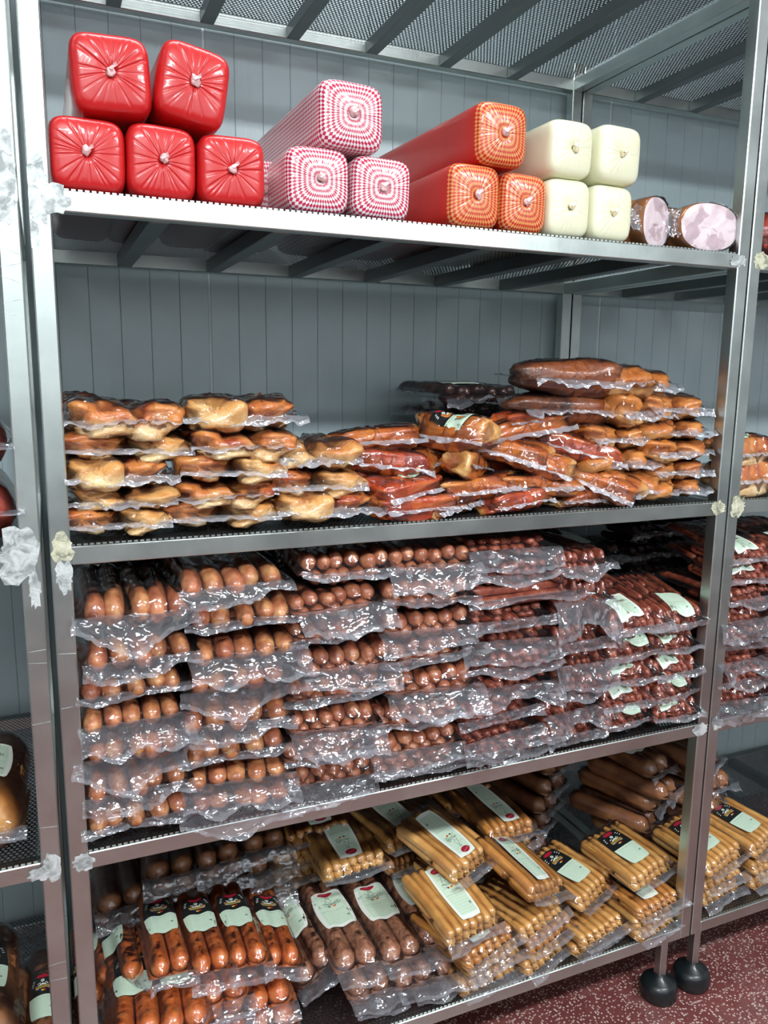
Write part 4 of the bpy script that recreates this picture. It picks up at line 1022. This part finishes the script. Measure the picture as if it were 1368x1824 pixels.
for k, (x, y, z) in enumerate([(.52, .36, .213), (.52, .36, .253), (.52, .36, .293), (.52, .36, .333), (.52, .36, .373), (.68, .36, .213), (.68, .36, .253), (.68, .36, .293), (.68, .36, .333), (.85, .44, .373)]):
    fk[4].put((x, y-.02 if k < 9 else y-.1, z), (0, 0, .1), (1, .9, 1), 'frankfurter pack in the dark rear heap, %s' % ('%s layer of its left column' % UP[k] if k < 5 else ('%s layer of its right column' % UP[k-5] if k < 9 else 'behind the arched pack')), 'sausages', 'rear frankfurter packs')
# neighbour rack on the right
fk[3].put((1.53, .03, .300), (.12, 0, .25), (1, 1, 1), 'black labelled frankfurter pack on the right rack, nearer the post', 'sausages', 'right rack frankfurters')
fk[3].put((1.70, .05, .300), (.12, 0, .3), (1, 1, 1), 'black labelled frankfurter pack at the right edge of the picture', 'sausages', 'right rack frankfurters')
for i, x in enumerate([1.53, 1.70]):
    for k, z in enumerate([.213, .255]): fk[[0, 4][(i+k) % 2]].put((x, .03, z), (.02, 0, .15), (.95, 1, .95), 'frankfurter pack on the right rack, %s layer, %s' % (['bottom', 'second'][k], ['nearer the post', 'by the picture edge'][i]), 'sausages', 'right rack frankfurters')
bg = [proto(twin_pack(s, 'sausage_thick', 'light', L=.24, R=.027, flap=.02, lab=(s == 142)), .11, .055) for s in (141, 142)]
for k, (x, y, z, yaw, roll) in enumerate([(1.56, .24, .213, .4, 0), (1.70, .22, .213, .2, 0), (1.50, .26, .275, .6, .1), (1.66, .22, .275, .3, 0), (1.52, .26, .335, .5, .1), (1.68, .2, .335, .7, 0), (1.52, .22, .39, .5, .1), (1.66, .18, .40, .2, .1), (1.50, .24, .45, .3, 0), (1.64, .2, .46, .4, 0), (1.2, .36, .213, .5, 0), (1.22, .38, .268, .5, .0), (1.24, .38, .322, .45, .1), (1.26, .38, .378, .4, 0), (1.27, .38, .434, .4, 0)]):
    bg[1 if k in (7, 8, 14) else 0].put((x, y, z), (.1 if k > 1 else 0, roll, yaw), (1, 1, 1), 'thick brown sausage pack %s, %s layer' % (('on the right rack, lowest shelf, %s' % ('by the post' if k % 2 == 0 else 'by the picture edge')) if k < 10 else 'behind the right frankfurter pile', UP[k//2 if k < 10 else k-10]), 'sausages', 'thick brown sausage packs')
for i, x in enumerate([1.50, 1.66]):
    for k in range(8):
        z = .743+.040*k if k < 6 else .743+.24+.055*(k-6)
        p = pl[0] if k >= 6 else pc[(k+i) % 4]; z = .743+.050*k
        p.put((x+.01*(k % 2), .01, z), (.05 if k < 6 else .15, 0, .1*(k % 3-1)), (1, 1, .95), 'thin red sausage pack on the right rack, %s layer, %s' % (UP[k], ['beside the post', 'at the picture edge'][i]), 'sausages', 'right rack sausage packs')
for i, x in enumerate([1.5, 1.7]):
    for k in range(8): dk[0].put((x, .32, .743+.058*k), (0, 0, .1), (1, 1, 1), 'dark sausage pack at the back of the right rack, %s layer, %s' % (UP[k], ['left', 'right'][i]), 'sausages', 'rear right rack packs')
hp = RB(37, 'hock', .17, (-.03, .05, .06, .05, 'plain', False, .3, 'pill'), True)
hp.put((1.50, .02, 1.335), (.1, 0, .1), (1, 1, 1.1), 'pork pack with green label on the right rack, upper one', 'meat', 'right rack pork packs')
hp.put((1.50, .01, 1.268), (.05, 0, .0), (1, 1, 1.35), 'pork pack with red rind on the right rack, lower one', 'meat', 'right rack pork packs')
ribs[1].put((1.62, .05, 1.268), (0, 0, .3), (1, 1, 1.5), 'red pork piece at the picture edge of the right rack', 'meat', 'right rack pork packs')
# neighbour rack on the left
def round_ham(x, y, z, R, L, mat, label, style=None, cat='sausage', seed=1, yaw=0.0, grp=None):
    t = empty('thick_sausage', (x, y, z), (0, 0, yaw)); tag(t, label, cat, grp)
    V, F, B = sausage_geo(arc_path(0, 0, L, R, 0, 0, 0, 12), R, seed, 36, 14, nub=.005, lump=.015)
    V = [np.array(v) for v in V]
    for v in V:                                        # gathered pleats towards the clip
        if v[1] < R*1.1:
            a = math.atan2(v[2]-R, v[0]); rr = math.hypot(v[0], v[2]-R)/R; v[1] += .0022*math.cos(18*a)*(1-rr)*min(1, rr*4)
    link('casing', V, F, MT[mat], t)
    V, F, S, mi = film_geo([b for b in B], -R, R, .0, L, .035, .008, .012, seed, 30, .006); film_obj(t, V, F, mi)
    if style: make_label(t, S, 0, L*.48, R*1.25, .12, style, False, 0)
round_ham(-.0945, .008, 1.268, .052, .28, 'casing_redbrown', 'round red sausage on the left rack, lower one', None, seed=3, yaw=.05, grp='left rack red sausages')
round_ham(-.101, .010, 1.374, .052, .28, 'casing_redbrown', 'round red sausage on the left rack, upper one', None, seed=4, yaw=.05, grp='left rack red sausages')
round_ham(-.125, .02, .745, .055, .30, 'casing_yellow', 'thick amber sausage with green label on the left rack', 'light', seed=5, yaw=-.05)
round_ham(-.235, .06, .745, .050, .32, 'casing_yellow', 'thick amber sausage at the left edge of the picture', 'light', seed=6)
round_ham(-.150, .04, .215, .048, .34, 'sausage_thick', 'thick brown sausage with black label at the lower left edge', 'black', seed=7, yaw=-.05)
round_ham(-.065, .10, .215, .040, .32, 'sausage_thick', 'brown sausage low between the left post and the labelled one', 'black', seed=8)
round_ham(-.145, .08, .318, .046, .30, 'sausage_thick', 'thick brown sausage lying on top at the lower left', 'black', seed=9, yaw=.03)
# remove prototypes that were never placed
for p in ALL:
    if not p.used:
        for c in list(p.root.children_recursive)+[p.root]: bpy.data.objects.remove(c)
print('objects', len(bpy.data.objects))
